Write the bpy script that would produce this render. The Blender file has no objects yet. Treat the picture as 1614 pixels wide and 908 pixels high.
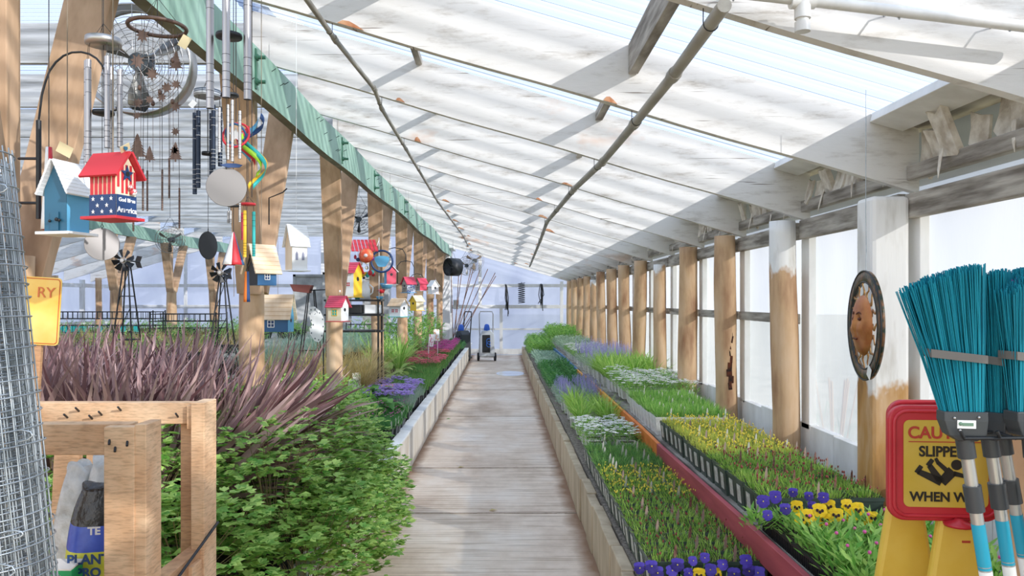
import bpy, math, random
from mathutils import Vector, Matrix, Euler
random.seed(7)
PI = math.pi
C = bpy.context.scene.collection
SC = bpy.context.scene

# ------------------------------------------------------------------ camera, sky, sun, exposure
F = 1200.0      # focal length in pixels of the 1614 px wide frame
VX, VY, EH = 791.0, 474.0, 1.55
cd = bpy.data.cameras.new('camera'); cam = bpy.data.objects.new('camera', cd); C.objects.link(cam)
cd.sensor_width = 36; cd.lens = 36*F/1614; cd.shift_x = 16/1614; cd.shift_y = 20/1614
cd.clip_start = .05; cd.clip_end = 400
cam.location = (0, 0, EH); cam.rotation_euler = (PI/2, 0, 0)
SC.camera = cam
W = bpy.data.worlds.new('sky'); SC.world = W; W.use_nodes = True
wn = W.node_tree.nodes; wl = W.node_tree.links; bg = wn['Background']
tc = wn.new('ShaderNodeTexCoord'); sx = wn.new('ShaderNodeSeparateXYZ'); wr = wn.new('ShaderNodeValToRGB')
wl.new(tc.outputs['Generated'], sx.inputs[0]); wl.new(sx.outputs['Z'], wr.inputs[0])
wr.color_ramp.elements[0].color = (.93, .92, .92, 1); wr.color_ramp.elements[0].position = 0
wr.color_ramp.elements[1].color = (.68, .80, .97, 1); wr.color_ramp.elements[1].position = .7
wl.new(wr.outputs[0], bg.inputs[0]); bg.inputs[1].default_value = 1.65
SUN_DIR = Vector((-1, .85, -.52)).normalized()
sd = bpy.data.lights.new('sun', 'SUN'); sun = bpy.data.objects.new('sun', sd); C.objects.link(sun)
sd.energy = 7.2; sd.color = (1, .89, .74); sd.angle = math.radians(.6)
sun.rotation_euler = SUN_DIR.to_track_quat('-Z', 'Y').to_euler(); sun.location = (8, -6, 9)
SC.view_settings.view_transform = 'Standard'; SC.view_settings.look = 'None'
SC.view_settings.exposure = 0.52; SC.view_settings.gamma = 1; SC.view_settings.use_curve_mapping = False
cy = SC.cycles
cy.max_bounces = 7; cy.diffuse_bounces = 4; cy.glossy_bounces = 2; cy.transmission_bounces = 3
cy.transparent_max_bounces = 12; cy.sample_clamp_indirect = 6; cy.caustics_reflective = False; cy.caustics_refractive = False

def at(px, py, Y):
    return Vector(((px-VX)*Y/F, Y, EH-(py-VY)*Y/F))

# ------------------------------------------------------------------ mesh builder
class MB:
    def __init__(s): s.v = []; s.f = []; s.m = []; s.s = []; s.mi = 0
    def face(s, idx, smooth=False): s.f.append(idx); s.m.append(s.mi); s.s.append(smooth)
    def quad(s, *p, smooth=False):
        b = len(s.v); s.v += [tuple(q) for q in p]; s.face(tuple(range(b, b+len(p))), smooth)
    def box(s, c, size, rot=None):
        b = len(s.v); hx, hy, hz = size[0]/2, size[1]/2, size[2]/2; c = Vector(c)
        R = Euler(rot).to_matrix() if rot is not None else None
        for dx in (-hx, hx):
            for dy in (-hy, hy):
                for dz in (-hz, hz):
                    p = Vector((dx, dy, dz)); p = R @ p if R else p
                    s.v.append(tuple(p+c))
        for q in ((0,1,3,2),(4,6,7,5),(0,4,5,1),(2,3,7,6),(0,2,6,4),(1,5,7,3)): s.face(tuple(b+i for i in q))
    def box2(s, a, b): s.box([(a[i]+b[i])/2 for i in range(3)], [abs(b[i]-a[i]) for i in range(3)])
    def bar(s, p0, p1, w, h, up=(0,0,1), w1=None, h1=None):
        p0 = Vector(p0); p1 = Vector(p1); d = (p1-p0).normalized(); u = Vector(up)
        if abs(d.dot(u)) > .98: u = Vector((0,1,0))
        x = d.cross(u).normalized(); z = x.cross(d); b = len(s.v)
        for p, ww, hh in ((p0, w, h), (p1, w1 or w, h1 or h)):
            for i, j in ((-1,-1),(1,-1),(1,1),(-1,1)): s.v.append(tuple(p+x*i*ww/2+z*j*hh/2))
        for q in ((0,3,2,1),(4,5,6,7),(0,1,5,4),(1,2,6,5),(2,3,7,6),(3,0,4,7)): s.face(tuple(b+i for i in q))
    def tube(s, pts, r, n=8, cap=True, closed=False):
        P = [Vector(p) for p in pts]; m = len(P); rr = r if isinstance(r, (list, tuple)) else [r]*m
        b = len(s.v); ref = None
        for i, p in enumerate(P):
            if closed: d = P[(i+1) % m]-P[i-1]
            else: d = P[min(i+1, m-1)]-P[max(i-1, 0)]
            if d.length < 1e-9: d = Vector((0,0,1))
            d.normalize()
            if ref is None:
                ref = Vector((0,0,1)) if abs(d.z) < .9 else Vector((1,0,0))
            x = d.cross(ref)
            if x.length < 1e-4: x = d.cross(Vector((.3,.5,.8)))
            x.normalize(); y = d.cross(x); ref = y*-1
            ref = -y if False else (x.cross(d))
            for k in range(n):
                a = 2*PI*k/n; s.v.append(tuple(p+(x*math.cos(a)+y*math.sin(a))*rr[i]))
        for i in range(m if closed else m-1):
            j = (i+1) % m
            for k in range(n):
                l = (k+1) % n; s.face((b+i*n+k, b+i*n+l, b+j*n+l, b+j*n+k), True)
        if cap and not closed:
            for i, rev in ((0, 1), (m-1, 0)):
                c = len(s.v); s.v += s.v[b+i*n:b+i*n+n]; q = list(range(c, c+n)); s.face(tuple(q[::-1] if rev else q))
    def cyl(s, p0, p1, r0, r1=None, n=16, cap=True): s.tube([p0, p1], [r0, r0 if r1 is None else r1], n, cap)
    def lathe(s, prof, c=(0,0,0), n=20, axis='Z', smooth=True):
        b = len(s.v); c = Vector(c)
        for r, z in prof:
            for k in range(n):
                a = 2*PI*k/n; x, y = r*math.cos(a), r*math.sin(a)
                p = (x, y, z) if axis == 'Z' else ((x, z, y) if axis == 'Y' else (z, x, y))
                s.v.append(tuple(c+Vector(p)))
        for i in range(len(prof)-1):
            for k in range(n):
                l = (k+1) % n; s.face((b+i*n+k, b+i*n+l, b+(i+1)*n+l, b+(i+1)*n+k), smooth)
    def prism(s, poly, o, ex, ey, t, smooth=False):
        o = Vector(o); ex = Vector(ex); ey = Vector(ey); nz = ex.cross(ey).normalized(); n = len(poly); b = len(s.v)
        for k in (0, 1):
            for p in poly: s.v.append(tuple(o+ex*p[0]+ey*p[1]+nz*(t*k)))
        s.face(tuple(range(b+n-1, b-1, -1))); s.face(tuple(range(b+n, b+2*n)))
        for i in range(n):
            j = (i+1) % n; s.face((b+i, b+j, b+n+j, b+n+i), smooth)
    def ball(s, c, r, n=10, m=6, sc=(1,1,1)):
        b = len(s.v)
        for i in range(m+1):
            t = PI*i/m
            for k in range(n):
                a = 2*PI*k/n; s.v.append((c[0]+r*sc[0]*math.sin(t)*math.cos(a), c[1]+r*sc[1]*math.sin(t)*math.sin(a), c[2]-r*sc[2]*math.cos(t)))
        for i in range(m):
            for k in range(n):
                l = (k+1) % n; s.face((b+i*n+k, b+i*n+l, b+(i+1)*n+l, b+(i+1)*n+k), True)
    def strip(s, pts, ws, side):      # a leaf blade: centre line, half widths, side vectors
        b = len(s.v); n = len(pts)
        for i in range(n):
            sv = side[i] if isinstance(side, list) else side
            s.v.append(tuple(pts[i]-sv*ws[i])); s.v.append(tuple(pts[i]+sv*ws[i]))
        for i in range(n-1): s.face((b+2*i, b+2*i+1, b+2*i+3, b+2*i+2), True)
    def blade(s, base, az, L, w, lean, droop, seg=3):
        d = Vector((math.cos(az), math.sin(az), 0)); sv = Vector((-math.sin(az), math.cos(az), 0))
        tw = random.uniform(-.9, .9); sv = (sv*math.cos(tw)+d*math.sin(tw)*.8)
        pts = []; ws = []
        for i in range(seg+1):
            t = i/seg; a = lean+droop*t; 
            pts.append(Vector(base)+d*(L*t*math.sin(lean+droop*t*.6))+Vector((0,0,L*t*math.cos(min(1.5, lean+droop*t*.6)))))
            ws.append(w/2*(1-.1*t if t < .55 else max(.06, (1-t)/.45)*.95) if i else w*.35)
        s.strip(pts, ws, sv)
    def leaf(s, p, d, nrm, L, w, fold=.15):
        d = d.normalized(); x = d.cross(nrm)
        if x.length < 1e-4: x = d.cross(Vector((.2,.3,.9)))
        x.normalize(); n2 = x.cross(d); b = len(s.v); p = Vector(p)
        for q in (p, p+d*L*.45-x*w/2+n2*fold*w, p+d*L*.5, p+d*L*.45+x*w/2+n2*fold*w, p+d*L): s.v.append(tuple(q))
        s.face((b, b+2, b+1), True); s.face((b, b+3, b+2), True); s.face((b+1, b+2, b+4), True); s.face((b+2, b+3, b+4), True)
    def build(s, name, mats, parent=None, bevel=0, loc=None, rot=None):
        me = bpy.data.meshes.new(name); me.from_pydata(s.v, [], s.f)
        if not isinstance(mats, (list, tuple)): mats = [mats]
        for m in mats: me.materials.append(m)
        me.polygons.foreach_set('material_index', s.m); me.polygons.foreach_set('use_smooth', s.s); me.update()
        o = bpy.data.objects.new(name, me); C.objects.link(o)
        if parent is not None: o.parent = parent
        if loc is not None: o.location = loc
        if rot is not None: o.rotation_euler = rot
        if bevel:
            bm = o.modifiers.new('bevel', 'BEVEL'); bm.width = bevel; bm.segments = 2; bm.limit_method = 'ANGLE'; bm.angle_limit = .7
        return o

def tag(o, label, cat, group=None, kind=None):
    o['label'] = label; o['category'] = cat
    if group: o['group'] = group
    o['kind'] = kind or 'thing'
    return o
def thing(name, label, cat, loc=(0,0,0), rz=0, group=None, kind=None):
    o = bpy.data.objects.new(name, None); C.objects.link(o); o.empty_display_size = .05
    o.location = loc; o.rotation_euler = (0, 0, rz); return tag(o, label, cat, group, kind)
def struct(o, label=None):
    o['kind'] = 'structure'
    if label: o['label'] = label
    return o
def dup(root, loc, rz=0, sc=1, label=None, group=None):
    r = root.copy(); C.objects.link(r); r.location = loc; r.rotation_euler = (0, 0, rz); r.scale = (sc, sc, sc) if not isinstance(sc, tuple) else sc
    if label: r['label'] = label
    if group: r['group'] = group
    for ch in list(root.children):
        c = ch.copy(); C.objects.link(c); c.parent = r
        for g in ch.children:
            d = g.copy(); C.objects.link(d); d.parent = c
    return r
def text(string, size, m, parent, loc, rot, depth=.0008, name='lettering', bold=0, cond=1.0):
    cu = bpy.data.curves.new('t', 'FONT'); cu.body = string; cu.size = size; cu.extrude = depth; cu.offset = bold
    cu.align_x = 'CENTER'; cu.align_y = 'CENTER'
    t = bpy.data.objects.new('t', cu); C.objects.link(t)
    bpy.context.view_layer.update()
    me = bpy.data.meshes.new_from_object(t.evaluated_get(bpy.context.evaluated_depsgraph_get()))
    bpy.data.objects.remove(t); bpy.data.curves.remove(cu)
    me.materials.clear(); me.materials.append(m)
    o = bpy.data.objects.new(name, me); C.objects.link(o); o.parent = parent; o.location = loc; o.rotation_euler = rot; o.scale = (cond, 1, 1)
    return o

# ------------------------------------------------------------------ materials
def lin(h):
    h = h.lstrip('#'); out = []
    for i in (0, 2, 4):
        c = int(h[i:i+2], 16)/255; out.append(c/12.92 if c <= .04045 else ((c+.055)/1.055)**2.4)
    return out+[1]
def _nt(name):
    m = bpy.data.materials.new(name); m.use_nodes = True; nt = m.node_tree
    return m, nt, nt.nodes['Principled BSDF'], nt.nodes['Material Output']
def _noise(nt, scale, stretch=(1,1,1), detail=4, coord='Object', rough=.55, rand=False):
    t = nt.nodes.new('ShaderNodeTexCoord'); mp = nt.nodes.new('ShaderNodeMapping'); mp.inputs['Scale'].default_value = stretch
    nt.links.new(t.outputs[coord], mp.inputs[0])
    if rand:
        oi = nt.nodes.new('ShaderNodeObjectInfo'); mu = nt.nodes.new('ShaderNodeMath'); mu.operation = 'MULTIPLY'; mu.inputs[1].default_value = 37
        nt.links.new(oi.outputs['Random'], mu.inputs[0]); nt.links.new(mu.outputs[0], mp.inputs['Location'])
    n = nt.nodes.new('ShaderNodeTexNoise'); n.inputs['Scale'].default_value = scale; n.inputs['Detail'].default_value = detail; n.inputs['Roughness'].default_value = rough
    nt.links.new(mp.outputs[0], n.inputs['Vector']); return n
def _ramp(nt, src, stops):
    r = nt.nodes.new('ShaderNodeValToRGB'); nt.links.new(src, r.inputs[0]); e = r.color_ramp.elements
    e[0].position = stops[0][0]; e[0].color = stops[0][1]; e[1].position = stops[-1][0]; e[1].color = stops[-1][1]
    for p, c in stops[1:-1]: k = e.new(p); k.color = c
    return r
def _mix(nt, a, b, fac, mode='MIX'):
    m = nt.nodes.new('ShaderNodeMix'); m.data_type = 'RGBA'; m.blend_type = mode
    for sock, v in ((m.inputs[0], fac), (m.inputs[6], a), (m.inputs[7], b)):
        if hasattr(v, 'links') or hasattr(v, 'is_linked'): nt.links.new(v, sock)
        else: sock.default_value = v
    return m.outputs[2]
def _bump(nt, p, src, st=.3, dist=.01):
    b = nt.nodes.new('ShaderNodeBump'); b.inputs['Strength'].default_value = st; b.inputs['Distance'].default_value = dist
    nt.links.new(src, b.inputs['Height']); nt.links.new(b.outputs[0], p.inputs['Normal'])
def mat(name, col, col2=None, rough=.6, metal=0, scale=12, stretch=(1,1,1), bump=0, lo=.35, hi=.65, transl=0, spec=.5, rand=False, coord='Object', clear=0, bdist=.004):
    m, nt, p, out = _nt(name); c = lin(col) if isinstance(col, str) else col
    p.inputs['Base Color'].default_value = c; p.inputs['Roughness'].default_value = rough; p.inputs['Metallic'].default_value = metal
    p.inputs['Specular IOR Level'].default_value = spec
    src = None
    if col2 or bump:
        n = _noise(nt, scale, stretch, coord=coord, rand=rand)
        if col2:
            r = _ramp(nt, n.outputs[0], [(lo, c), (hi, lin(col2))]); nt.links.new(r.outputs[0], p.inputs['Base Color']); src = r.outputs[0]
        if bump: _bump(nt, p, n.outputs[0], bump, bdist)
    if transl:
        t = nt.nodes.new('ShaderNodeBsdfTranslucent'); t.inputs[0].default_value = c
        if src: nt.links.new(src, t.inputs[0])
        mx = nt.nodes.new('ShaderNodeMixShader'); mx.inputs[0].default_value = transl
        nt.links.new(p.outputs[0], mx.inputs[1]); nt.links.new(t.outputs[0], mx.inputs[2]); nt.links.new(mx.outputs[0], out.inputs[0])
    return m
def leafm(name, a, b, transl=.4, rough=.45):     # leaves: tone varies from leaf to leaf by mesh island and from plant to plant
    m, nt, p, out = _nt(name); g = nt.nodes.new('ShaderNodeNewGeometry'); oi = nt.nodes.new('ShaderNodeObjectInfo')
    ad = nt.nodes.new('ShaderNodeMath'); ad.operation = 'ADD'; fr = nt.nodes.new('ShaderNodeMath'); fr.operation = 'FRACT'
    nt.links.new(g.outputs['Random Per Island'], ad.inputs[0]); nt.links.new(oi.outputs['Random'], ad.inputs[1]); nt.links.new(ad.outputs[0], fr.inputs[0])
    r = _ramp(nt, fr.outputs[0], [(0, lin(a)), (1, lin(b))]); nt.links.new(r.outputs[0], p.inputs['Base Color']); p.inputs['Roughness'].default_value = rough
    p.inputs['Specular IOR Level'].default_value = .25
    t = nt.nodes.new('ShaderNodeBsdfTranslucent'); nt.links.new(r.outputs[0], t.inputs[0])
    mx = nt.nodes.new('ShaderNodeMixShader'); mx.inputs[0].default_value = transl
    nt.links.new(p.outputs[0], mx.inputs[1]); nt.links.new(t.outputs[0], mx.inputs[2]); nt.links.new(mx.outputs[0], out.inputs[0])
    return m
def film(name, col, clear, tcol, wrinkle=.35, sc=2.0, stretch=(1,1,.25), blotch=None, tint=None):   # sheet plastic: part clear, part milky
    m, nt, p, out = _nt(name); p.inputs['Base Color'].default_value = lin(col); p.inputs['Roughness'].default_value = .35
    t = nt.nodes.new('ShaderNodeBsdfTranslucent'); t.inputs[0].default_value = lin(tcol)
    n = _noise(nt, sc, stretch, 5); _bump(nt, p, n.outputs[0], wrinkle, .08)
    if blotch:
        n2 = _noise(nt, 1.1, (1, 1, .5), 3); r = _ramp(nt, n2.outputs[0], [(.35, lin(tcol)), (.7, lin(blotch))]); nt.links.new(r.outputs[0], t.inputs[0])
    tr = nt.nodes.new('ShaderNodeBsdfTransparent')
    if tint: tr.inputs[0].default_value = lin(tint)
    a = nt.nodes.new('ShaderNodeMixShader'); a.inputs[0].default_value = .72; nt.links.new(p.outputs[0], a.inputs[1]); nt.links.new(t.outputs[0], a.inputs[2])
    b = nt.nodes.new('ShaderNodeMixShader'); b.inputs[0].default_value = clear; nt.links.new(a.outputs[0], b.inputs[1]); nt.links.new(tr.outputs[0], b.inputs[2])
    nt.links.new(b.outputs[0], out.inputs[0]); return m, nt, b

def rafter_mat():
    m, nt, p, out = _nt('whitewashed_board')
    n1 = _noise(nt, 3.0, (1, 1, 5), 7, rough=.7, rand=True)
    r1 = _ramp(nt, n1.outputs[0], [(.26, lin('#8f8578')), (.36, lin('#c4beb5')), (.47, lin('#d9d5ce')), (1, lin('#e3dfd9'))])
    n2 = _noise(nt, 1.1, (1, 1, 2.0), 5, rand=True)
    r2 = _ramp(nt, n2.outputs[0], [(.62, (0,0,0,1)), (.74, (1,1,1,1))])
    c = _mix(nt, r1.outputs[0], lin('#c9a183'), r2.outputs[0])
    n4 = _noise(nt, 2.2, (.55, 1, 26), 3, rough=.8, rand=True)                     # cracks along the grain
    r4 = _ramp(nt, n4.outputs[0], [(.30, (0,0,0,1)), (.335, (1,1,1,1))])
    c = _mix(nt, lin('#7b6f62'), c, r4.outputs[0])
    nt.links.new(c, p.inputs['Base Color']); p.inputs['Roughness'].default_value = .75
    _bump(nt, p, n1.outputs[0], .25, .01); return m
def log_mat(name, zpaint=None, base='#caa67f', dark='#94694a', patch=0):
    m, nt, p, out = _nt(name)
    n1 = _noise(nt, 5, (1.6, 1.6, .35), 6, rand=True); r1 = _ramp(nt, n1.outputs[0], [(.28, lin(dark)), (.5, lin(base)), (.8, lin('#dfc3a4'))])
    c = r1.outputs[0]
    if zpaint is not None:
        tc = nt.nodes.new('ShaderNodeTexCoord'); sp = nt.nodes.new('ShaderNodeSeparateXYZ'); nt.links.new(tc.outputs['Object'], sp.inputs[0])
        n2 = _noise(nt, 6, (1,1,.6), 4); mu = nt.nodes.new('ShaderNodeMath'); mu.operation = 'MULTIPLY_ADD'; mu.inputs[1].default_value = .5
        nt.links.new(n2.outputs[0], mu.inputs[0]); nt.links.new(sp.outputs['Z'], mu.inputs[2])
        r2 = _ramp(nt, mu.outputs[0], [(0, (0,0,0,1)), (1, (1,1,1,1))]); e = r2.color_ramp.elements
        e[0].position = min(.99, (zpaint+.25)/3); e[1].position = min(1, (zpaint+.29)/3)
        dv = nt.nodes.new('ShaderNodeMath'); dv.operation = 'DIVIDE'; dv.inputs[1].default_value = 3; nt.links.new(mu.outputs[0], dv.inputs[0]); nt.links.new(dv.outputs[0], r2.inputs[0])
        n3 = _noise(nt, 7, (1.5,1.5,.3), 5); r3 = _ramp(nt, n3.outputs[0], [(.3, lin('#c9c4bb')), (.5, lin('#efede9'))])
        c = _mix(nt, c, r3.outputs[0], r2.outputs[0])
    nt.links.new(c, p.inputs['Base Color']); p.inputs['Roughness'].default_value = .7
    n4 = _noise(nt, 22, (1,1,.08), 3, rand=True); _bump(nt, p, n4.outputs[0], .35, .01); return m
def sawn(name, a, b, dark=None):
    m, nt, p, out = _nt(name)
    n1 = _noise(nt, 7, (1.2, 1.2, 1.2), 3, rand=True); n2 = _noise(nt, 40, (1, 1, 6), 2)
    r1 = _ramp(nt, n1.outputs[0], [(.32, lin(a)), (.66, lin(b))]); r2 = _ramp(nt, n2.outputs[0], [(.3, (.72,.7,.68,1)), (.55, (1,1,1,1))])
    c = _mix(nt, r1.outputs[0], r2.outputs[0], 1.0, 'MULTIPLY'); nt.links.new(c, p.inputs['Base Color'])
    p.inputs['Roughness'].default_value = .7; _bump(nt, p, n2.outputs[0], .3, .002); return m
def concrete_floor():
    m, nt, p, out = _nt('concrete_floor')
    n1 = _noise(nt, 1.3, (1, .6, 1), 7, rough=.65); n2 = _noise(nt, 6, (.25, 6, 1), 4)
    r1 = _ramp(nt, n1.outputs[0], [(.3, lin('#bda58f')), (.5, lin('#dfccb8')), (.7, lin('#f0e4d6'))])
    r2 = _ramp(nt, n2.outputs[0], [(.36, (.62,.57,.52,1)), (.52, (1,1,1,1))])
    c = _mix(nt, r1.outputs[0], r2.outputs[0], .8, 'MULTIPLY')
    tc = nt.nodes.new('ShaderNodeTexCoord'); sp = nt.nodes.new('ShaderNodeSeparateXYZ'); nt.links.new(tc.outputs['Object'], sp.inputs[0])
    ab = nt.nodes.new('ShaderNodeMath'); ab.operation = 'ADD'; ab.inputs[1].default_value = .145; nt.links.new(sp.outputs['X'], ab.inputs[0])
    a2 = nt.nodes.new('ShaderNodeMath'); a2.operation = 'ABSOLUTE'; nt.links.new(ab.outputs[0], a2.inputs[0])
    n3 = _noise(nt, 5, (1,1,1), 4); a3 = nt.nodes.new('ShaderNodeMath'); a3.operation = 'MULTIPLY_ADD'; a3.inputs[1].default_value = .16
    nt.links.new(n3.outputs[0], a3.inputs[0]); nt.links.new(a2.outputs[0], a3.inputs[2])
    r3 = _ramp(nt, a3.outputs[0], [(.66, (0,0,0,1)), (.76, (1,1,1,1))])
    c = _mix(nt, c, lin('#96755a'), r3.outputs[0]); nt.links.new(c, p.inputs['Base Color'])
    p.inputs['Roughness'].default_value = .8; _bump(nt, p, n2.outputs[0], .5, .01); return m

RAFTER = rafter_mat(); RAFTER_SHADE = mat('shaded_whitewash', '#8f8f8b', '#c2c4c4', rough=.8, scale=3, stretch=(.5,1,6), bump=.2, rand=True, lo=.3, hi=.6)  # second whitewash is a darkened copy, the middle bay's shade put into its colour
LOG = log_mat('peeled_log'); LOGP0 = log_mat('log_white_above', 1.12, '#b98a4e', '#7d5326'); LOGP1 = log_mat('log_white_top', 1.72)
LOGP2 = log_mat('log_white_tip', 1.93)
SAWN = mat('sawn_brace', '#a68665', '#cba988', rough=.75, scale=5, stretch=(2,2,.4), bump=.3)
PALLET = sawn('pallet_wood', '#d0a176', '#e6c39c'); PALLETD = sawn('pallet_wood_worn', '#b3835a', '#d6aa80')
GREEN = mat('green_painted_beam', '#7d9f8b', '#98b8a4', rough=.6, scale=4, stretch=(1,2,.6), bump=.15)
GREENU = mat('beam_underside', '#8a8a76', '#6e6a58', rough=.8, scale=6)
OLDW = mat('grey_weathered_board', '#6f675d', '#b9b2a7', rough=.85, scale=9, stretch=(1,.3,3), bump=.6)
WPAINT = mat('old_white_paint', '#dcdad5', '#f0efec', rough=.7, scale=6, stretch=(1,1,.4), bump=.2)
INSUL = mat('torn_board_insulation', '#b9ac9a', '#e6dfd2', rough=.9, scale=14, bump=.9, bdist=.02)
CURB = mat('whitewashed_concrete', '#cfc3b3', '#eae3d8', rough=.85, scale=5, stretch=(1,1,.3), bump=.5)
CURBR = mat('tan_concrete', '#a89478', '#cbb99c', rough=.9, scale=6, stretch=(1,1,.3), bump=.5)
FLOORM = concrete_floor()
SOIL = mat('gravel_soil', '#5b5247', '#9a9084', rough=.95, scale=60, bump=.8)
PEAT = mat('peat', '#2b2019', '#4a3a2c', rough=1, scale=90, bump=.7)
GROUND = mat('outside_ground', '#8d8f78', '#b9b49c', rough=1, scale=2)
REDB = mat('red_painted_board', '#a0434a', '#b8535a', rough=.6, scale=8, stretch=(1,.3,2), bump=.2)
ORGB = mat('orange_painted_board', '#d9702a', '#e88a3a', rough=.6, scale=8, bump=.2)
YELB = mat('yellow_orange_board', '#e3982c', '#eeac45', rough=.6, scale=8)
BLUB = mat('blue_painted_board', '#3f6f9f', '#5b88b3', rough=.6, scale=8)
GALV = mat('galvanised_steel', '#9aa3a8', '#c5ccd0', rough=.4, metal=.85, scale=20)
STEEL = mat('brushed_steel', '#b9b7b4', rough=.38, metal=.95)
ALU = mat('satin_tube', '#b4b0ae', rough=.32, metal=.9)
DKM = mat('black_metal', '#1d2023', rough=.45, spec=.5)
DKM2 = mat('dark_anodised_tube', '#2d3644', rough=.25, metal=.7)
BRONZE = mat('rusted_cutout_metal', '#5c4a40', '#7a655a', rough=.5, metal=.7, scale=30)
CORD = mat('twine', '#8a7c68', rough=.9); DCORD = mat('dark_cord', '#3a3734', rough=.8)
BLACKP = mat('black_plastic', '#1c1e1f', rough=.45); POTG = mat('dark_green_pot', '#38463e', '#46554c', rough=.4, scale=9)
WHITE = mat('white_paint', '#efefec', rough=.55); CREAM = mat('cream_paint', '#efe2c0', rough=.6)
RED = mat('red_paint', '#cc2f38', rough=.5); NAVY = mat('navy_paint', '#1f3f6e', rough=.5); BLUE = mat('blue_paint', '#33648f', rough=.5)
SKYB = mat('sky_blue_paint', '#5fa9cf', rough=.5); DTEAL = mat('deep_teal_paint', '#2b627c', rough=.5)
YEL = mat('yellow_paint', '#f2c32e', rough=.5); TEAL = mat('teal_paint', '#2fb3b0', rough=.5); PINK = mat('pink_paint', '#d9475f', rough=.5)
LIME = mat('lime_paint', '#9fd12f', rough=.5); PURP = mat('purple_bristle', '#8e3f9b', rough=.5)
PWOOD = mat('pale_wood', '#dfc09a', '#efd8b8', rough=.65, scale=10, stretch=(1,1,.3)); CARD = mat('cardboard', '#c49a72', '#d2ab84', rough=.85, scale=4)
PAPER = mat('paper_tag', '#d8c9a0', rough=.8); WTAG = mat('white_tag', '#eeeeea', rough=.6)
TAGS = [mat('pink_tag', '#b59a8c', '#c9b3a6', rough=.5, scale=40, transl=.3), mat('pale_tag', '#dcdad0', rough=.5, transl=.3), mat('maroon_tag', '#8c5d52', '#b08a7c', rough=.5, scale=60, transl=.3)]
PVC = mat('grey_pvc', '#c3c2be', '#d8d7d3', rough=.45, scale=10); CONDUIT = mat('worn_conduit', '#8b867c', '#a9a498', rough=.55, scale=12, stretch=(1,.3,1), bump=.2)
RUBBER = mat('rubber', '#26272a', rough=.8)
# ------------------------------------------------------------------ the house
YE = 21.7; YB = -1.4
def zr(x): return 2.05+.291*(1.94-x)          # underside of the aisle rafters
ROOF, rnt, rmix = film('corrugated_roof_sheet', '#c3ccd6', .62, '#b9c6d8', .1, tint='#b1bacb')
# ribs of the sheet let more and less light through
tcn = rnt.nodes.new('ShaderNodeTexCoord'); wv = rnt.nodes.new('ShaderNodeTexWave'); wv.bands_direction = 'Y'; wv.inputs['Scale'].default_value = 2.1; wv.inputs['Distortion'].default_value = .6
rnt.links.new(tcn.outputs['Object'], wv.inputs[0]); rr = _ramp(rnt, wv.outputs[0], [(0, (.36,)*3+(1,)), (1, (.84,)*3+(1,))]); rnt.links.new(rr.outputs[0], rmix.inputs[0])
FILMR, _, _ = film('wall_film', '#ced3da', .28, '#9da2ac', .6, 2.2, (1, 1.5, .35), '#858b98', tint='#c2ccda')
FILME, _, _ = film('end_wall_film', '#c6cbdc', .12, '#b2b9d0', .5, 1.4, (1, 1, .6), '#9099b8', tint='#bcc5da')

b = MB(); b.box2((-11.2, YB, -.06), (2.0, YE, 0)); struct(b.build('floor', FLOORM), 'pale ribbed concrete aisle floor')
b = MB(); b.box2((-60, -40, -.12), (60, 90, -.07)); struct(b.build('ground', GROUND), 'bare ground outside the greenhouse')
jm = mat('floor_joint', '#8d7b6a', '#b3a494', rough=.95, scale=20)
for k, y in enumerate((5.55, 7.05, 10.2, 13.2, 16.2)):
    b = MB(); x = -.82
    while x < .54:
        w = random.uniform(.12, .3); b.box((min(x+w/2, .53), y+random.uniform(-.004, .004), .002), (w, random.uniform(.008, .016), .005)); x += w
    struct(b.build('trim_%d' % (k+1), jm), 'joint strip across the concrete aisle')
# puddle of water near the end
b = MB(); b.prism([(.30*math.cos(a*PI/9), .55*math.sin(a*PI/9)) for a in range(18)], (.18, 16.2, 0), (1,0,0), (0,1,0), .004)
tag(b.build('puddle', mat('wet', '#c9d2d8', rough=.05, spec=.9)), 'thin wet puddle on the aisle floor near the end wall', 'puddle')

# curbs, benches, beds
def curb(x0, x1, h, mats, name, seed, y0=2.2):
    random.seed(seed); b = MB(); y = y0; i = 0
    while y < 20.6:
        L = random.choice((.30, .36, .4)); dx = random.uniform(-.006, .006); dz = random.uniform(-.006, .006)
        b.box2((x0+dx, y+.003, 0), (x1+dx, y+L-.003, h+dz)); y += L
    return struct(b.build(name, mats, bevel=.006))
o = curb(-.92, -.84, .345, CURB, 'wall_bench_left', 3); o['label'] = 'low white block kerb along the left of the aisle'
o = curb(.55, .61, .30, CURBR, 'wall_bench_right', 4); o['label'] = 'low tan block kerb along the right of the aisle'
b = MB()
y = 2.2
while y < 20.5: b.box((-.885+random.uniform(-.004,.004), y+.6, .356), (.10, 1.19, .022)); y += 1.2
struct(b.build('trim_9', WPAINT, bevel=.003), 'white capping lath on the left kerb')
b = MB(); b.box2((-3.1, 2.2, 0), (-.925, 20.6, .31)); struct(b.build('bed_left', SOIL), 'gravel bed behind the left kerb')
b = MB(); b.box2((.615, 1.6, 0), (1.09, 20.6, .31)); struct(b.build('bed_right', SOIL), 'gravel bed behind the right kerb')
b = MB(); b.box2((1.135, 2.35, .44), (1.86, 20.6, .545))
for k in range(9):
    for x in (1.17, 1.8): b.box2((x-.03, 2.5+k*2.2-.03, 0), (x+.03, 2.5+k*2.2+.03, .44))
struct(b.build('shelf_right', OLDW), 'raised grey wooden staging along the right wall')
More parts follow.
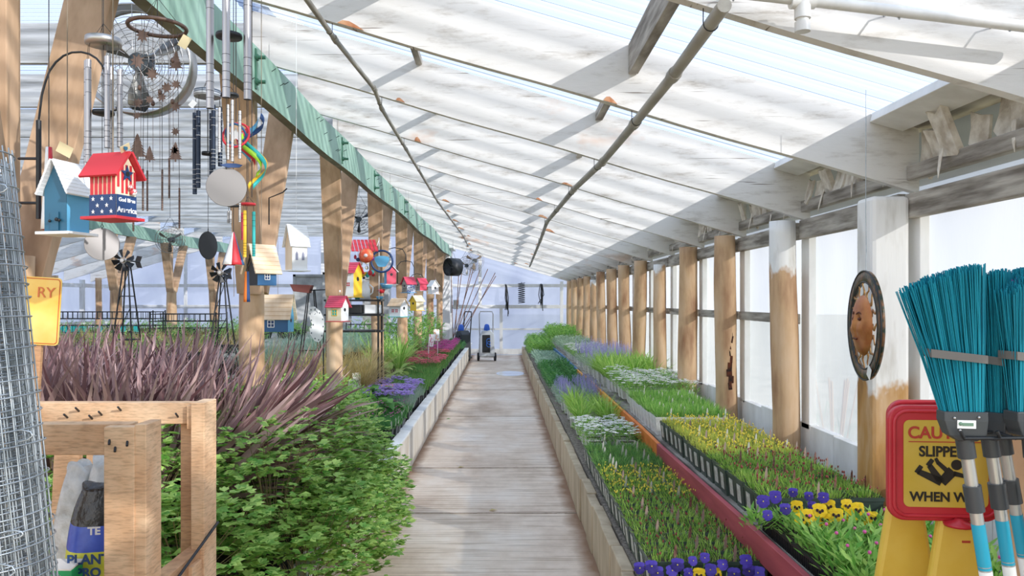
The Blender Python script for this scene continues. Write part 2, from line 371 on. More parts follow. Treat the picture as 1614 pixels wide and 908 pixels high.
def front_board(y0, y1, m, name, lab, n):
    L = (y1-y0)/n
    for i in range(n):
        b = MB(); a = y0+i*L
        def X(y): return 1.12+.012*math.sin(y*2.3)
        b.prism([(a+.004, .445), (a+L-.004, .445), (a+L-.004, .552+.006*math.sin(a+L)), (a+L/2, .558), (a+.004, .552+.006*math.sin(a))], (X(a), 0, 0), (0,1,0), (0,0,1), -.028)
        tag(b.build(name, m, bevel=.003), lab if n == 1 else lab, 'board', 'painted boards edging the raised staging')
front_board(1.55, 5.35, REDB, 'edging_board', 'dark red board edging the raised right staging, nearest the camera', 1)
front_board(5.35, 7.0, ORGB, 'edging_board', 'orange board edging the raised staging beyond the red one', 1)
front_board(7.0, 11.2, YELB, 'edging_board', 'yellow orange board edging the raised staging in the middle', 1)
front_board(11.2, 16.5, BLUB, 'edging_board', 'blue board edging the raised staging near the far end', 1)
b = MB(); b.box2((-10.4, 5.5, .67), (-3.9, 20.3, .75)); b.box2((-3.15, 8.4, .60), (-1.95, 14.2, .68))
for x in (-10.2, -7.2, -4.1):
    for k in range(6): b.box2((x-.04, 5.7+k*2.8, 0), (x+.04, 5.78+k*2.8, .67))
for x in (-3.1, -2.0):
    for k in range(4): b.box2((x-.03, 8.45+k*1.85, .30), (x+.03, 8.51+k*1.85, .60))
struct(b.build('table_left_floor', OLDW), 'long low tables in the left half of the house')

# rafters of the aisle bay
def rafter(y, mesh=None):
    if mesh is None:
        b = MB(); n = 16; xs = [-1.62+(3.56/n)*i for i in range(n+1)]; t = .021; bb = len(b.v); H = .305
        for x in xs:
            wob = .004*math.sin(x*5)
            for yy in (-t, t):
                for zz in (0, H): b.v.append((x, yy, zr(x)-2+zz+wob*(zz == 0)))
        for i in range(n):
            a, c = bb+4*i, bb+4*i+4
            for q in ((a, a+2, c+2, c), (a+1, c+1, c+3, a+3), (a, c, c+1, a+1), (a+2, a+3, c+3, c+2)): b.face(q)
        b.face((bb, bb+1, bb+3, bb+2)); e = bb+4*n; b.face((e, e+2, e+3, e+1))
        o = b.build('rafter', RAFTER)
    else:
        o = mesh.copy(); C.objects.link(o)
    o.location = (0, y, 2); struct(o, 'whitewashed wooden rafter across the aisle roof'); return o
R0 = None; RY = [2.31-1.25*3+1.25*k for k in range(19)]
knot = mat('bare_rust_wood', '#a8653c', '#c99a74', rough=.8, scale=25)
random.seed(11)
for y in RY:
    if y < -.2 or y > YE: continue
    r = rafter(y, R0)
    if R0 is None: R0 = r; r0 = r
    if y > 3:                                   # worn bare patches along the lower edge: parts of the rafter
        for cx in (-.72, .48):
            if random.random() < .2: continue
            x0 = cx+random.uniform(-.14, .14)
            b = MB(); w = random.uniform(.025, .065); h = random.uniform(.018, .042)
            pts = [(x0-w, zr(x0-w)-2+.004), (x0-w*.6, zr(x0-w*.6)-2+h*.8), (x0-w*.1, zr(x0)-2+h), (x0+w*.5, zr(x0+w*.5)-2+h*.6), (x0+w, zr(x0+w)-2+.004)]
            b.prism(pts, (0, -.0225, 0), (1,0,0), (0,0,1), .0025); o = b.build('bare_patch', knot, r); o['label'] = 'rust brown bare patch of wood'
# purlins between the rafters
purl = {}
for kx, (x, w, h, m, dz) in enumerate(((.61, .045, .14, OLDW, 0), (-.52, .04, .09, OLDW, 0), (1.79, .16, .045, WPAINT, 0))):
    b = MB()
    for y in RY[3:-1]:
        if y > YE-1: continue
        if kx == 2: b.box((x, y+.625, zr(x)+.285), (w, 1.2, h), (0, .28, 0))
        else: hh = h if y < 2.5 else h*.42; b.box((x, y+.625, zr(x)+.305-hh/2), (w, 1.2, hh))
    struct(b.build('trim_%d' % (10+kx), m, bevel=.003), ['dark grey blocking between rafters over the right of the aisle', 'narrow blocking between rafters over the left of the aisle', 'white board between rafters above the eave'][kx])

# corrugated roofs
def corrugated(name, pts, y0, y1, lab, amp=.009, pitch=.076):
    b = MB(); n = int((y1-y0)/pitch*4); st = (y1-y0)/n; base = 0
    for j in range(n+1):
        y = y0+j*st; dz = amp*math.sin(2*PI*(y-y0)/pitch)
        for x, z in pts: b.v.append((x, y, z+dz))
    m = len(pts)
    for j in range(n):
        for i in range(m-1): a = j*m+i; b.face((a, a+1, a+m+1, a+m), True)
    return struct(b.build(name, ROOF), lab)
corrugated('ceiling', [(-1.66, zr(-1.66)+.325), (0, zr(0)+.325), (2.45, zr(2.45)+.325)], YB, YE+.2, 'clear corrugated roof sheets over the aisle')
ZM = 3.28
corrugated('ceiling_middle', [(-7.9, ZM+.33), (-1.5, ZM+.33)], YB, YE+.2, 'clear corrugated roof sheets over the middle of the house')
corrugated('ceiling_far_left', [(-11.3, 2.35), (-7.5, 3.45)], YB, YE+.2, 'clear corrugated roof sheets over the far left of the house')
b = MB(); b.box2((-1.52, YB, zr(-1.6)+.33), (-1.48, YE, ZM+.33)); struct(b.build('trim_13', WPAINT), 'white board closing the step between the two roofs')
# solid eave above the right wall
b = MB(); b.prism([(1.85, zr(1.85)+.30), (2.42, zr(2.42)+.30), (2.42, zr(2.42)+.345), (1.85, zr(1.85)+.345)], (0, YB, 0), (1,0,0), (0,0,1), -(YE-YB)); struct(b.build('trim_14', OLDW), 'weathered eave boards')
# horizontal rafters of the middle bay
rm = None
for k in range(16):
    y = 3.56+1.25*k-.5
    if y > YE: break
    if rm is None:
        b = MB(); b.box2((-7.8, -.022, 0), (-1.56, .022, .29)); rm = b.build('rafter', RAFTER_SHADE); o = rm
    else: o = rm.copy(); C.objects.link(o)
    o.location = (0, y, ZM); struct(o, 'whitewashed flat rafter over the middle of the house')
rl = None
for k in range(17):
    y = 3.06+1.25*k
    if y > YE: break
    if rl is None:
        b = MB(); b.prism([(-11.1, 2.05), (-7.55, 3.08), (-7.55, 3.37), (-11.1, 2.34)], (0, -.02, 0), (1,0,0), (0,0,1), -.04); rl = b.build('rafter', RAFTER); o = rl
    else: o = rl.copy(); C.objects.link(o)
    o.location = (0, y, 0); struct(o, 'whitewashed rafter over the far left of the house')

# green beams
def beam(x, ys, fz, ht, name, lab):
    b = MB(); t = .032
    n = len(ys)
    for y in ys:
        zb, zt = fz(y), fz(y)+ht(y)
        for dx in (-t, t):
            for z in (zb, zt): b.v.append((x+dx, y, z))
    for i in range(n-1):
        a, c = 4*i, 4*i+4
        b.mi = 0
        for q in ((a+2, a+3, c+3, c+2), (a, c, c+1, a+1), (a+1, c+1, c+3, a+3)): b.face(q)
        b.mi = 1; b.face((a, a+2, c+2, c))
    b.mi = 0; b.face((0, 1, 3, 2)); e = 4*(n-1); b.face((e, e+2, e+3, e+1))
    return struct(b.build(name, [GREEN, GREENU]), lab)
def fz(y):   # the beam sags between its posts and is patched together
    return 2.755-.05*math.exp(-((y-6.0)/1.0)**2)+.02*math.sin(y*1.3)
g = beam(-1.44, [1.2+.5*i for i in range(41)], fz, lambda y: .27, 'beam_green', 'sagging green painted beam above the left post row')
b = MB(); random.seed(5)
for k in range(46):                              # nails in the beam
    y = random.uniform(2.6, 14); z = fz(y)+random.uniform(.03, .22)
    b.tube([(-1.41, y, z), (-1.375, y-.03, z+.008)], .0025, 5)
b.build('nail', DKM, g)
for yy in (4.35, 6.7, 8.4, 11.0):                       # bolted splice plates
    b = MB(); b.box2((-1.408, yy-.012, fz(yy)+.02), (-1.40, yy+.012, fz(yy)+.25)); 
    for zz in (.06, .2): b.cyl((-1.405, yy, fz(yy)+zz), (-1.35, yy, fz(yy)+zz), .011, n=6); b.cyl((-1.405, yy, fz(yy)+zz), (-1.39, yy, fz(yy)+zz), .02, n=6)
    b.build('splice_bolts', mat('green_bolts', '#3d6b55', rough=.5), g)
beam(-7.5, [3+.9*i for i in range(21)], lambda y: 2.83+.02*math.sin(y), lambda y: .26, 'beam_green_far', 'green painted beam above the far post row')

# posts
def logpost(h, r, m, seed, lean=0, name='log_post'):
    random.seed(seed); b = MB(); n = 20; k = 26; ph = [random.uniform(0, 6) for _ in range(6)]
    P = []
    for i in range(k+1):
        z = h*i/k
        for j in range(n):
            a = 2*PI*j/n
            rr = r*(1.06-.1*z/h)*(1+.03*math.sin(3*a+ph[0])+.022*math.sin(z*4+ph[1])+.02*math.sin(2*a+z*5+ph[2])+.012*math.sin(5*a+z*11+ph[3]))
            b.v.append((rr*math.cos(a)+.012*math.sin(z*1.7+ph[4]), rr*math.sin(a)+.012*math.sin(z*2.1+ph[5]), z))
    for i in range(k):
        for j in range(n): l = (j+1) % n; b.face((i*n+j, i*n+l, (i+1)*n+l, (i+1)*n+j), True)
    b.face(tuple(range(k*n, k*n+n)))
    return b.build(name, m)
lp = [logpost(2.16, .080, LOG, 20+i) for i in range(3)]
mats_r = {0: LOGP0, 1: LOGP1}
order = ['nearest', 'second', 'third', 'fourth', 'fifth', 'sixth', 'seventh', 'eighth', 'ninth', 'tenth', 'eleventh', 'twelfth', 'thirteenth', 'fourteenth', 'fifteenth']
random.seed(9)
for k in range(14):
    y = 3.56+1.25*k
    if k == 0:
        b = MB(); # squared post, painted white above
        b.box2((-.088, -.08, 0), (.088, .08, 2.03)); o = b.build('post', LOGP0, bevel=.02)
    elif k == 1: o = logpost(2.05, .083, LOGP1, 41, name='post')
    elif k in (4, 9): o = logpost(2.05, .076, LOGP2, 42+k, name='post')
    else: o = lp[k % 3].copy(); C.objects.link(o); o.name = 'post'; 
    o.location = (1.78+random.uniform(-.01, .01), y, 0); o.rotation_euler = (0, 0, random.uniform(0, 6) if k > 0 else 0)
    if k > 1: o.scale = (random.uniform(.94, 1.08),)*2+(1,) if k != 3 else (1.12, 1.12, 1)
    if k > 1: o.scale[2] = .955
    struct(o, 'log post on the right wall, %s from the camera' % order[k] if k else 'squared post on the right wall, white above and bare wood below, beside the sun plaque')
    if k == 2:      # rotten split
        pass
for p in lp:
    bpy.data.objects.remove(p) if False else None
for p in lp: C.objects.unlink(p)
# cracked hollow in the third post
b = MB(); random.seed(3); rot = mat('rotten_heartwood', '#5a2c18', '#1f1410', rough=1, scale=30, bump=1)
post3 = [o for o in C.objects if o.get('label', '').endswith('third from the camera')][0]
z = .92
for i in range(9):
    b.box((.01*math.sin(i*2), 0, z+i*.055), (.034+.018*math.sin(i*.9), .02, .06), (0, random.uniform(-.25, .25), 0))
o = b.build('split_hollow', rot, post3, bevel=.004); o.location = (.008, -.074, 0); o.scale = (.8, .8, 1); post3.rotation_euler = (0, 0, 0); post3.scale = (1.05, 1.05, .955)
# left rows
def braced(x, y, zlog, ztop, r, seed, label, zb=0):
    random.seed(seed); t = logpost(zlog, r, LOG, seed, name='post'); t.location = (x, y, 0)
    struct(t, label)
    b = MB(); b.box2((-.085, -.045, zlog-.02), (.02, .03, ztop)); b.build('upright', SAWN, t, bevel=.004)
    for s in (-1, 1):
        b = MB(); b.bar((.0, s*(r*.7), zlog-.10), (.06, s*.5, ztop-.02), .16, .05, up=(0, 1, 0), w1=.19); b.build('brace', SAWN, t, bevel=.003)
    return t
for k in range(8):
    y = 2.55+2.5*k
    braced(-1.65, y, 1.70, fz(y)+.24, .082 if k else .092, 60+k, 'braced log post in the row left of the aisle, %s from the camera' % order[k])
for k in range(7):
    y = 4.8+2.5*k
    braced(-7.5, y, 1.85, 2.85, .11, 80+k, 'braced log post in the far left row, %s from the camera' % order[k])
for k in range(5):
    y = 12.4+2.0*k; o = lp[k % 3].copy(); C.objects.link(o); o.name = 'post'; o.location = (-10.8, y, 0); struct(o, 'log post against the far left wall, number from its row unseen')
    o['label'] = 'log post against the far left wall, %s of those in view' % order[k]

# right wall
def panel(name, x, y0, y1, z0, z1, m, lab, ny=40, nz=8, amp=.012, seed=1):
    random.seed(seed); b = MB()
    for j in range(ny+1):
        for i in range(nz+1):
            y = y0+(y1-y0)*j/ny; b.v.append((x+amp*math.sin(y*5.1+i*.7)+amp*.6*math.sin(y*11+i*1.9), y, z0+(z1-z0)*i/nz))
    for j in range(ny):
        for i in range(nz): a = j*(nz+1)+i; b.face((a, a+1, a+nz+2, a+nz+1), True)
    return struct(b.build(name, m), lab)
panel('wall_right', 1.955, YB, YE, .72, 2.33, FILMR, 'milky plastic film on the right wall', 160)
b = MB()
y = YB
random.seed(31)
while y < YE: L = random.choice((.28, .33, .42)); b.box2((1.90, y+.003, 0), (1.95+random.uniform(0,.006), y+L-.003, .775+random.uniform(-.01,.01))); y += L
struct(b.build('wall_right_base', WPAINT, bevel=.003), 'low white boarded wall under the plastic film')
b = MB(); y = 1.1
for k in range(18):
    y0 = 2.31+1.25*(k-1)+.05; y1 = y0+1.15
    if y1 > YE: break
    b.box2((1.865, y0-.02, 1.935+random.uniform(-.01,.01)), (1.91, y1+.02, 2.045+random.uniform(-.01,.01)))
    b.box2((1.875, y0-.02, 2.105), (1.925, y1+.02, 2.175))
struct(b.build('trim_15', OLDW, bevel=.006), 'grey cracked head boards of the right wall')
b = MB()
for k in range(17):
    y0 = 3.62+1.25*(k)
    if y0 > YE-1.2: break
    if k < 1: continue
    b.box2((1.87, y0, 1.40), (1.91, y0+1.13, 1.465))
struct(b.build('trim_16', OLDW, bevel=.003), 'grey mid rails of the right wall')
b = MB()
for k in range(16):
    y0 = 3.56+1.25*k
    b.box2((1.90, y0-.10, .75), (1.945, y0+.02, 1.95))
struct(b.build('trim_17', WPAINT, bevel=.003), 'white studs behind the right posts')
# torn insulation stuffed above the head boards
random.seed(77)
b = MB()
for k in range(17):
    y0 = 2.31+1.25*(k-1)+.04
    nn = 9 if k < 5 else 4
    for i in range(nn):
        yy = y0+1.15*(i+.5)/nn; w = 1.15/nn*random.uniform(.8, 1.25)
        z0 = random.uniform(2.15, 2.2); z1 = random.uniform(2.26, 2.36); x = 1.9+random.uniform(-.03, .035)
        pts = [(-w/2, 0), (-w*.1, -random.uniform(0, .07)), (w/2, random.uniform(-.03, .02)), (w*.42, (z1-z0)/2), (w/2, z1-z0), (0, z1-z0-random.uniform(0,.03)), (-w/2, z1-z0-random.uniform(0, .04))]
        b.prism(pts, (x, yy, z0), (random.uniform(-.12,.12),1,0), (random.uniform(-.45,.3),0,1), random.choice((.014, .03)))
        if i % 3 == 0:
            b.prism([(0,0), (.03, .002), (.022, -.09), (.008, -.13)], (x-.03, yy, z0+.03), (0,1,0), (.2,random.uniform(-.3,.3),1), .004)
struct(b.build('trim_18', INSUL, bevel=.003), 'torn cream insulation stuffed under the eave')
# shrubs outside blurred by the film are added with the plants

# end wall
EW = YE+.02
def gz(x): return zr(x)+.32 if x > -1.6 else (ZM+.34 if x > -7.6 else 3.4+(x+7.6)*.29)
b = MB(); xs = [1.96, -1.6, -1.61, -7.6, -11.2]; N = 60
cols = [1.96+(-11.2-1.96)*i/N for i in range(N+1)]; nz = 14
for x in cols:
    for i in range(nz+1):
        z = gz(x)*i/nz; b.v.append((x, EW+.015*math.sin(x*3+z*2)+.01*math.sin(x*8-z*5), z))
for j in range(N):
    for i in range(nz): a = j*(nz+1)+i; b.face((a, a+1, a+nz+2, a+nz+1), True)
struct(b.build('wall_back', FILME), 'bluish plastic film on the end wall')
b = MB()
for z, h in ((1.98, .09), (1.38, .10), (.74, .05), (.10, .16)): b.box2((-10.9, EW-.07, z-h/2), (1.9, EW-.025, z+h/2))
for x, z0, z1 in ((-.02, .1, 1.36), (-1.45, .1, 3.0), (-.62, 1.38, 2.75), (-3.2, 0, 3.3), (-5.1, 0, 3.3), (-6.9, 0, 3.3), (-9.0, 0, 2.9), (1.7, 0, 2.1)): b.box2((x-.045, EW-.075, z0), (x+.045, EW-.03, z1))
struct(b.build('trim_19', WPAINT, bevel=.003), 'white weathered framing of the end wall')
b = MB(); b.box2((-1.62, 20.75, 0), (-1.42, 20.95, 3.0)); b.box2((-1.5, 20.3, 2.95),(-1.3, 21.6, 3.05)); struct(b.build('post', WPAINT, bevel=.01), 'white painted post where the left row meets the end wall')
panel('wall_left', -11.15, YB, YE, 0, 2.4, FILME, 'bluish plastic film on the far left wall', 60)
b = MB()
for k in range(12): b.box2((-11.1, 2+1.8*k, 0), (-11.0, 2.1+1.8*k, 2.1))
for z in (.9, 1.9): b.box2((-11.1, YB, z), (-11.03, YE, z+.1))
struct(b.build('trim_20', WPAINT), 'white framing of the far left wall')
# grey sheet panels standing along the end of the middle bay
for i, (x, w, z0, z1, y) in enumerate(((-5.05, 1.0, .75, 2.25, 20.25), (-4.35, .75, .75, 2.3, 20.1), (-3.45, .7, 0, 2.2, 20.8))):
    b = MB(); b.box2((x-w/2, y, z0), (x+w/2, y+.04, z1)); b.box2((x-w/2, y-.03, z1-.06), (x+w/2, y, z1)); b.box2((x-w/2, y-.03, z0), (x-w/2+.07, y, z1))
    tag(b.build('sheet_panel', mat('grey_sheet', '#9b9a96', '#c9c8c4', rough=.6, scale=3)), ['grey stained door panel at the end wall behind the metal stands', 'grey stained door panel beside the white church birdhouse', 'narrow grey panel behind the butterfly ornament'][i], 'panel')
# ------------------------------------------------------------------ plants
LF = {
 'sedum': leafm('sedum_green', '#649c38', '#c0dc6e'), 'sedumd': leafm('dianthus_green', '#4e8c48', '#9cc46c'), 'yellow': leafm('yellow_green', '#b5c64c', '#e2e37a'),
 'mid': leafm('mid_green_leaf', '#64a443', '#b6dc78'), 'dark': leafm('dark_green_leaf', '#44844a', '#74ac60'), 'grey': leafm('grey_green_leaf', '#93b29a', '#bdd4ba'),
 'strap': leafm('strap_green', '#7cb444', '#cbe680'), 'col': leafm('columbine_green', '#5c9a3a', '#d3ec86', .38), 'purple': leafm('purple_strap', '#6a4549', '#cbaaa4', .18, .38),
 'tan': leafm('tan_grass', '#b9a35c', '#d8c690', .3), 'hosta': leafm('hosta_green', '#549545', '#86ba5c'), 'var': leafm('variegated_leaf', '#9ebc54', '#d5dd8e'),
 'pale': leafm('pale_green', '#9bb893', '#cbdabf')}
PET = {k: mat('petal_'+k, c, rough=.6, transl=.25) for k, c in dict(white='#f4f4ee', lav='#b9b4e2', violet='#4a37a8', dviolet='#2f1d7c', yellow='#f5cf12', red='#f47d90', magenta='#e568b2', purple='#cdb0f0', bud='#a4564c', eye='#2a0f14', gold='#f3e25a').items()}

TAGL = mat('pale_pot_label', '#a9a89c', '#cfcdc2', rough=.7, scale=40)
def rnd(a, b): return random.uniform(a, b)
def grass_mb(b, n, R, L0, L1, w, lean=.5, droop=.6, seg=3, z=0, sq=False):
    for _ in range(n):
        if sq: x, y = rnd(-R, R), rnd(-R, R)
        else: a = rnd(0, 6.28); q = R*math.sqrt(random.random()); x, y = q*math.cos(a), q*math.sin(a)
        az = math.atan2(y, x)+rnd(-.9, .9) if (x*x+y*y) > 1e-6 else rnd(0, 6.28)
        b.blade((x, y, z), az, rnd(L0, L1), w*rnd(.7, 1.2), rnd(0, lean)*(.4+math.hypot(x, y)/R*.8), droop*rnd(.2, 1.2), seg)
def bush_mb(b, n, R, H, L, w, z0=0, shape=.5, up=.3, inner=.55):     # leaves over and inside a rounded bush
    for _ in range(n):
        a = rnd(0, 6.28); t = math.acos(rnd(-.15, 1)); q = rnd(inner, 1)
        p = Vector((R*q*math.sin(t)*math.cos(a), R*q*math.sin(t)*math.sin(a), z0+H*q*math.cos(t)))
        d = Vector((math.cos(a+rnd(-1, 1)), math.sin(a+rnd(-1, 1)), rnd(-.5, .6)+up)); nr = Vector((rnd(-.5,.5), rnd(-.5,.5), 1))
        b.leaf(p, d, nr, L*rnd(.7, 1.25), w*rnd(.7, 1.25))
def stems_mb(b, n, R, H, r=.0015, z0=0):
    for _ in range(n):
        a = rnd(0, 6.28); q = R*rnd(.3, .9); b.tube([(0, 0, z0), (q*.5*math.cos(a), q*.5*math.sin(a), z0+H*.55), (q*math.cos(a), q*math.sin(a), z0+H*.95)], r, 4, False)
def daisy_cluster(b, c, r, n=9):
    for _ in range(n):
        a = rnd(0, 6.28); q = r*math.sqrt(random.random()); p = Vector((c[0]+q*math.cos(a), c[1]+q*math.sin(a), c[2]+.25*(r-q)))
        s = rnd(.004, .0065)*1.5; t = rnd(0, 3)
        b.quad(*(p+Vector((s*math.cos(t+k*PI/3*1), s*math.sin(t+k*PI/3), rnd(-.001,.002))) for k in range(6)))

# square nursery pot, 0.124 across, 0.125 tall, top at z=0.125
def pot_mesh(s=.064, h=.125, m=POTG, sticker=True, white=False):
    b = MB(); k = .80; t = .003
    def ring(w, z): i = len(b.v); b.v.extend([(-w, -w, z), (w, -w, z), (w, w, z), (-w, w, z)]); return i
    r = [ring(s*k, 0), ring(s*.96, h*.88), ring(s, h*.88), ring(s, h), ring(s-t, h), ring(s*k-t, .004)]
    b.mi = 0; b.face((r[0]+3, r[0]+2, r[0]+1, r[0]))
    for u, v in zip(r[:-1], r[1:]):
        for i in range(4): j = (i+1) % 4; b.face((u+i, u+j, v+j, v+i))
    b.face((r[5], r[5]+1, r[5]+2, r[5]+3))
    return b
def pot_thing(name, label, cat, group, fol, pots=0, s=.064, h=.125, m=POTG, tagm=None, extra=None):
    t = thing(name, label, cat, (0,0,-50), group=group)
    pot_mesh(s, h).build('pot', m, t)
    b = MB(); b.box((0, 0, h-.012), (s*1.86, s*1.86, .006)); b.build('soil', PEAT, t)
    if pots != 0: b = MB(); b.box((-s*.93, 0, h*.5), (.002, s*.8, h*.6), (0, -.10, 0)); b.build('pot_label', TAGL, t)
    fm, mats = fol; o = fm.build('foliage', mats, t); o.location = (0, 0, h-.01)
    if extra: o = extra[0].build('blossom', extra[1], t); o.location = (0, 0, h-.01)
    if tagm is not None:
        b = MB(); b.prism([(-.007, 0), (.007, 0), (.010, .06), (.007, .085), (0, .098), (-.007, .085), (-.010, .06)], (s*.7, -s*.75, h-.03), (.8, .5, 0), (.10, .1, 1), .0012); b.build('plant_tag', tagm, t)
    return t
KIND = {}
def reg(key, protos): KIND[key] = protos
HID = (0, 0, -50)
# low spiky plants in square pots
def sedum(seed, lm, n=95, L0=.022, L1=.05, bud=None, bn=10, w=.0045):
    random.seed(seed); b = MB(); grass_mb(b, n, .058, L0, L1, w, .7, .4, 2, sq=True)
    b.mi = 1
    if bud is not None:
        for _ in range(bn): p = (rnd(-.055, .055), rnd(-.055, .055), rnd(L1*.7, L1*1.15)); b.ball(p, rnd(.003, .005), 6, 3, (1, 1, 1.6))
    return b, [lm, bud or PET['bud']]
protos_made = []
def place_pots(protos, spots, label, group, jitter=.004, rzs=True, sc=(.95, 1.05)):
    for i, (x, y, z) in enumerate(spots):
        p = protos[i % len(protos)] if len(protos) < 4 else random.choice(protos)
        if not p.get('used_up'):
            p['used_up'] = 1; p.location = (x, y, z); continue
        dup(p, (x+rnd(-jitter, jitter), y+rnd(-jitter, jitter), z), random.choice((0, 0, .03, -.03)), (1, 1, rnd(*sc)))
    for p in protos: 
        if p.location.z > -10 and 'used_up' in p: protos_made.append(p)
def grid(xs, y0, y1, dy, z): 
    out = []; y = y0
    while y < y1-1e-6: out += [(x, y, z) for x in xs]; y += dy
    return out
LX = [.688, .818, .948, 1.02+.058]; LX = [.682, .808, .934, 1.050]; LX = [.685, .815, .945, 1.06]
LX = [.684, .811, .938, 1.063]; UX = [1.215, 1.35, 1.485, 1.62]
LZ, UZ = .325, .565
def mk(name, label, cat, group, seeds, fn, tags=(None,), **kw):
    out = []
    for i, s in enumerate(seeds):
        r = fn(s); fol, ext = (r if isinstance(r[0], tuple) else (r, None))
        out.append(pot_thing(name, label, cat, group, fol, tagm=tags[i % len(tags)], extra=ext, **kw))
    return out
G = 'square green pots of low spiky seedlings on the right benches'
# lower bench front: green with red buds
P = mk('potted_dianthus', 'spiky green seedling in a square pot, near end of the lower right bench', 'potted plant', 'low spiky seedlings at the near end of the lower right bench', [1, 2, 3, 4], lambda s: sedum(s, LF['sedum'], 120, .02, .045, PET['bud'], 4), (TAGS[0], None, TAGS[2], None), pots=1)
place_pots(P, grid(LX, 3.27, 4.28, .129, LZ), '', '')
P = mk('potted_sedum', 'yellow flecked low green plant in a square pot, middle of the lower right bench', 'potted plant', 'yellow flecked low plants on the lower right bench', [5, 6, 7], lambda s: sedum(s, LF['sedum'], 120, .02, .045, PET['gold'], 16), (TAGS[0], None, TAGS[1]), pots=1)
place_pots(P, grid(LX, 4.302, 4.98, .129, LZ), '', '')
P = mk('potted_thrift', 'dark green grassy pot behind the yellow flecked ones on the lower right bench', 'potted plant', 'dark green grassy pots before the white flowers', [8, 9, 10], lambda s: sedum(s, LF['sedumd'], 130, .03, .07, None), (TAGS[1], TAGS[1], None), pots=1)
place_pots(P, grid(LX, 5.08, 5.75, .129, LZ), '', '')
# upper bench
P = mk('potted_dianthus', 'red budded spiky seedling in a square pot, near end of the raised staging', 'potted plant', 'red budded spiky seedlings at the near end of the raised staging', [11, 12, 13, 14], lambda s: sedum(s, LF['sedum'], 130, .025, .06, PET['bud'], 8), (TAGS[2], TAGS[2], None, TAGS[0]), pots=1, s=.067, h=.135)
place_pots(P, grid(UX, 3.42, 4.36, .1365, UZ-.02), '', '')
P = mk('potted_sedum', 'yellow green low plant in a square pot on the sunlit raised staging', 'potted plant', 'yellow green low plants on the raised staging', [15, 16, 17], lambda s: sedum(s, LF['yellow'], 130, .025, .055, PET['gold'], 14), (TAGS[0], TAGS[1], None), pots=1, s=.067, h=.135)
place_pots(P, grid(UX, 4.375, 5.6, .1365, UZ-.02), '', '')
WPOT = mat('white_printed_pot', '#e6e6e2', '#c9c9c4', rough=.5, scale=30)
P = mk('potted_thrift', 'grassy green plant in a white printed pot on the raised staging', 'potted plant', 'grassy plants in white printed pots on the raised staging', [18, 19, 20], lambda s: sedum(s, LF['mid'], 130, .05, .11, None, w=.006), (TAGS[1], None, TAGS[1]), s=.067, h=.135, m=WPOT)
place_pots(P, grid(UX, 5.75, 6.9, .1365, UZ-.02), '', '')

# clumps, 0.26 across, in white or dark pots
def candy(seed):
    random.seed(seed); b = MB(); bush_mb(b, 260, .13, .11, .035, .008, 0, up=.5); f = MB()
    for _ in range(26):
        a = rnd(0, 6.28); q = .14*math.sqrt(random.random()); daisy_cluster(f, (q*math.cos(a), q*math.sin(a), .115-q*.25+rnd(0, .02)), rnd(.014, .022), 11)
    return ((b, [LF['mid']]), (f, [PET['white']]))
def spikes(seed, leaf='grey', pet='lav', n=16, H=.26, nl=230):
    random.seed(seed); b = MB(); bush_mb(b, nl, .12, .12, .04, .012, 0, up=.5); f = MB()
    for _ in range(n):
        a = rnd(0, 6.28); q = .11*math.sqrt(random.random()); x, y = q*math.cos(a), q*math.sin(a); h = H*rnd(.7, 1)
        lx, ly = rnd(-.03, .03), rnd(-.03, .03)
        for k in range(12):
            t = .5+.5*k/12; f.ball((x+lx*t+rnd(-.004,.004), y+ly*t+rnd(-.004,.004), h*t), .0075*(1.25-t*.8), 5, 3)
    return ((b, [LF[leaf]]), (f, [PET[pet]]))
def clump(seed, leaf, n=260, R=.13, H=.13, L=.045, w=.02):
    random.seed(seed); b = MB(); bush_mb(b, n, R, H, L, w, 0, up=.3); stems_mb(b, 6, R*.8, H*.8); return b, [LF[leaf]]
def straps(seed, leaf='strap', n=70, L0=.14, L1=.27, w=.011, R=.06):
    random.seed(seed); b = MB(); grass_mb(b, n, R, L0, L1, w, .75, 1.1, 4); return b, [LF[leaf]]
KW = dict(s=.066, h=.13)
KWU = .0
LX2 = [.74, .98]; UX2 = [1.25, 1.47, 1.69]
def row(name, label, cat, group, seeds, fn, spots, tags=(None,), m=WPOT, **kw):
    P = mk(name, label, cat, group, seeds, fn, tags, m=m, **dict(KW, **kw)); place_pots(P, spots, '', '', jitter=.015, sc=(.85, 1.12))
row('potted_candytuft', 'white flowering candytuft clump on the lower right bench beside the orange board', 'potted plant', 'white candytuft on the lower right bench', [30, 31, 32], candy, grid(LX2, 5.92, 6.9, .2, LZ), (TAGS[1], None))
row('potted_daylily', 'arching strap leaved green clump behind the white flowers on the lower right bench', 'potted plant', 'strap leaved clumps on the lower right bench', [33, 34], straps, grid(LX2, 7.0, 8.1, .22, LZ))
row('potted_lavender', 'lavender blue flower spikes on the lower right bench', 'potted plant', 'lavender blue spikes on the lower right bench', [35, 36], lambda s: spikes(s, 'grey', 'lav', 15, .24), grid(LX2, 8.3, 9.6, .24, LZ), (TAGS[1],))
row('potted_herb', 'dark green leafy pot halfway along the lower right bench', 'potted plant', 'dark green leafy pots halfway along the lower right bench', [37, 38], lambda s: clump(s, 'dark'), grid(LX2, 9.8, 12.9, .25, LZ), (TAGS[1], None))
row('potted_lambs_ear', 'silvery grey green pot far along the lower right bench', 'potted plant', 'silvery pots far along the lower right bench', [39, 40], lambda s: clump(s, 'grey', 160, .13, .10, .06, .026), grid(LX2, 13.1, 15.9, .27, LZ), (TAGS[1], TAGS[1]))
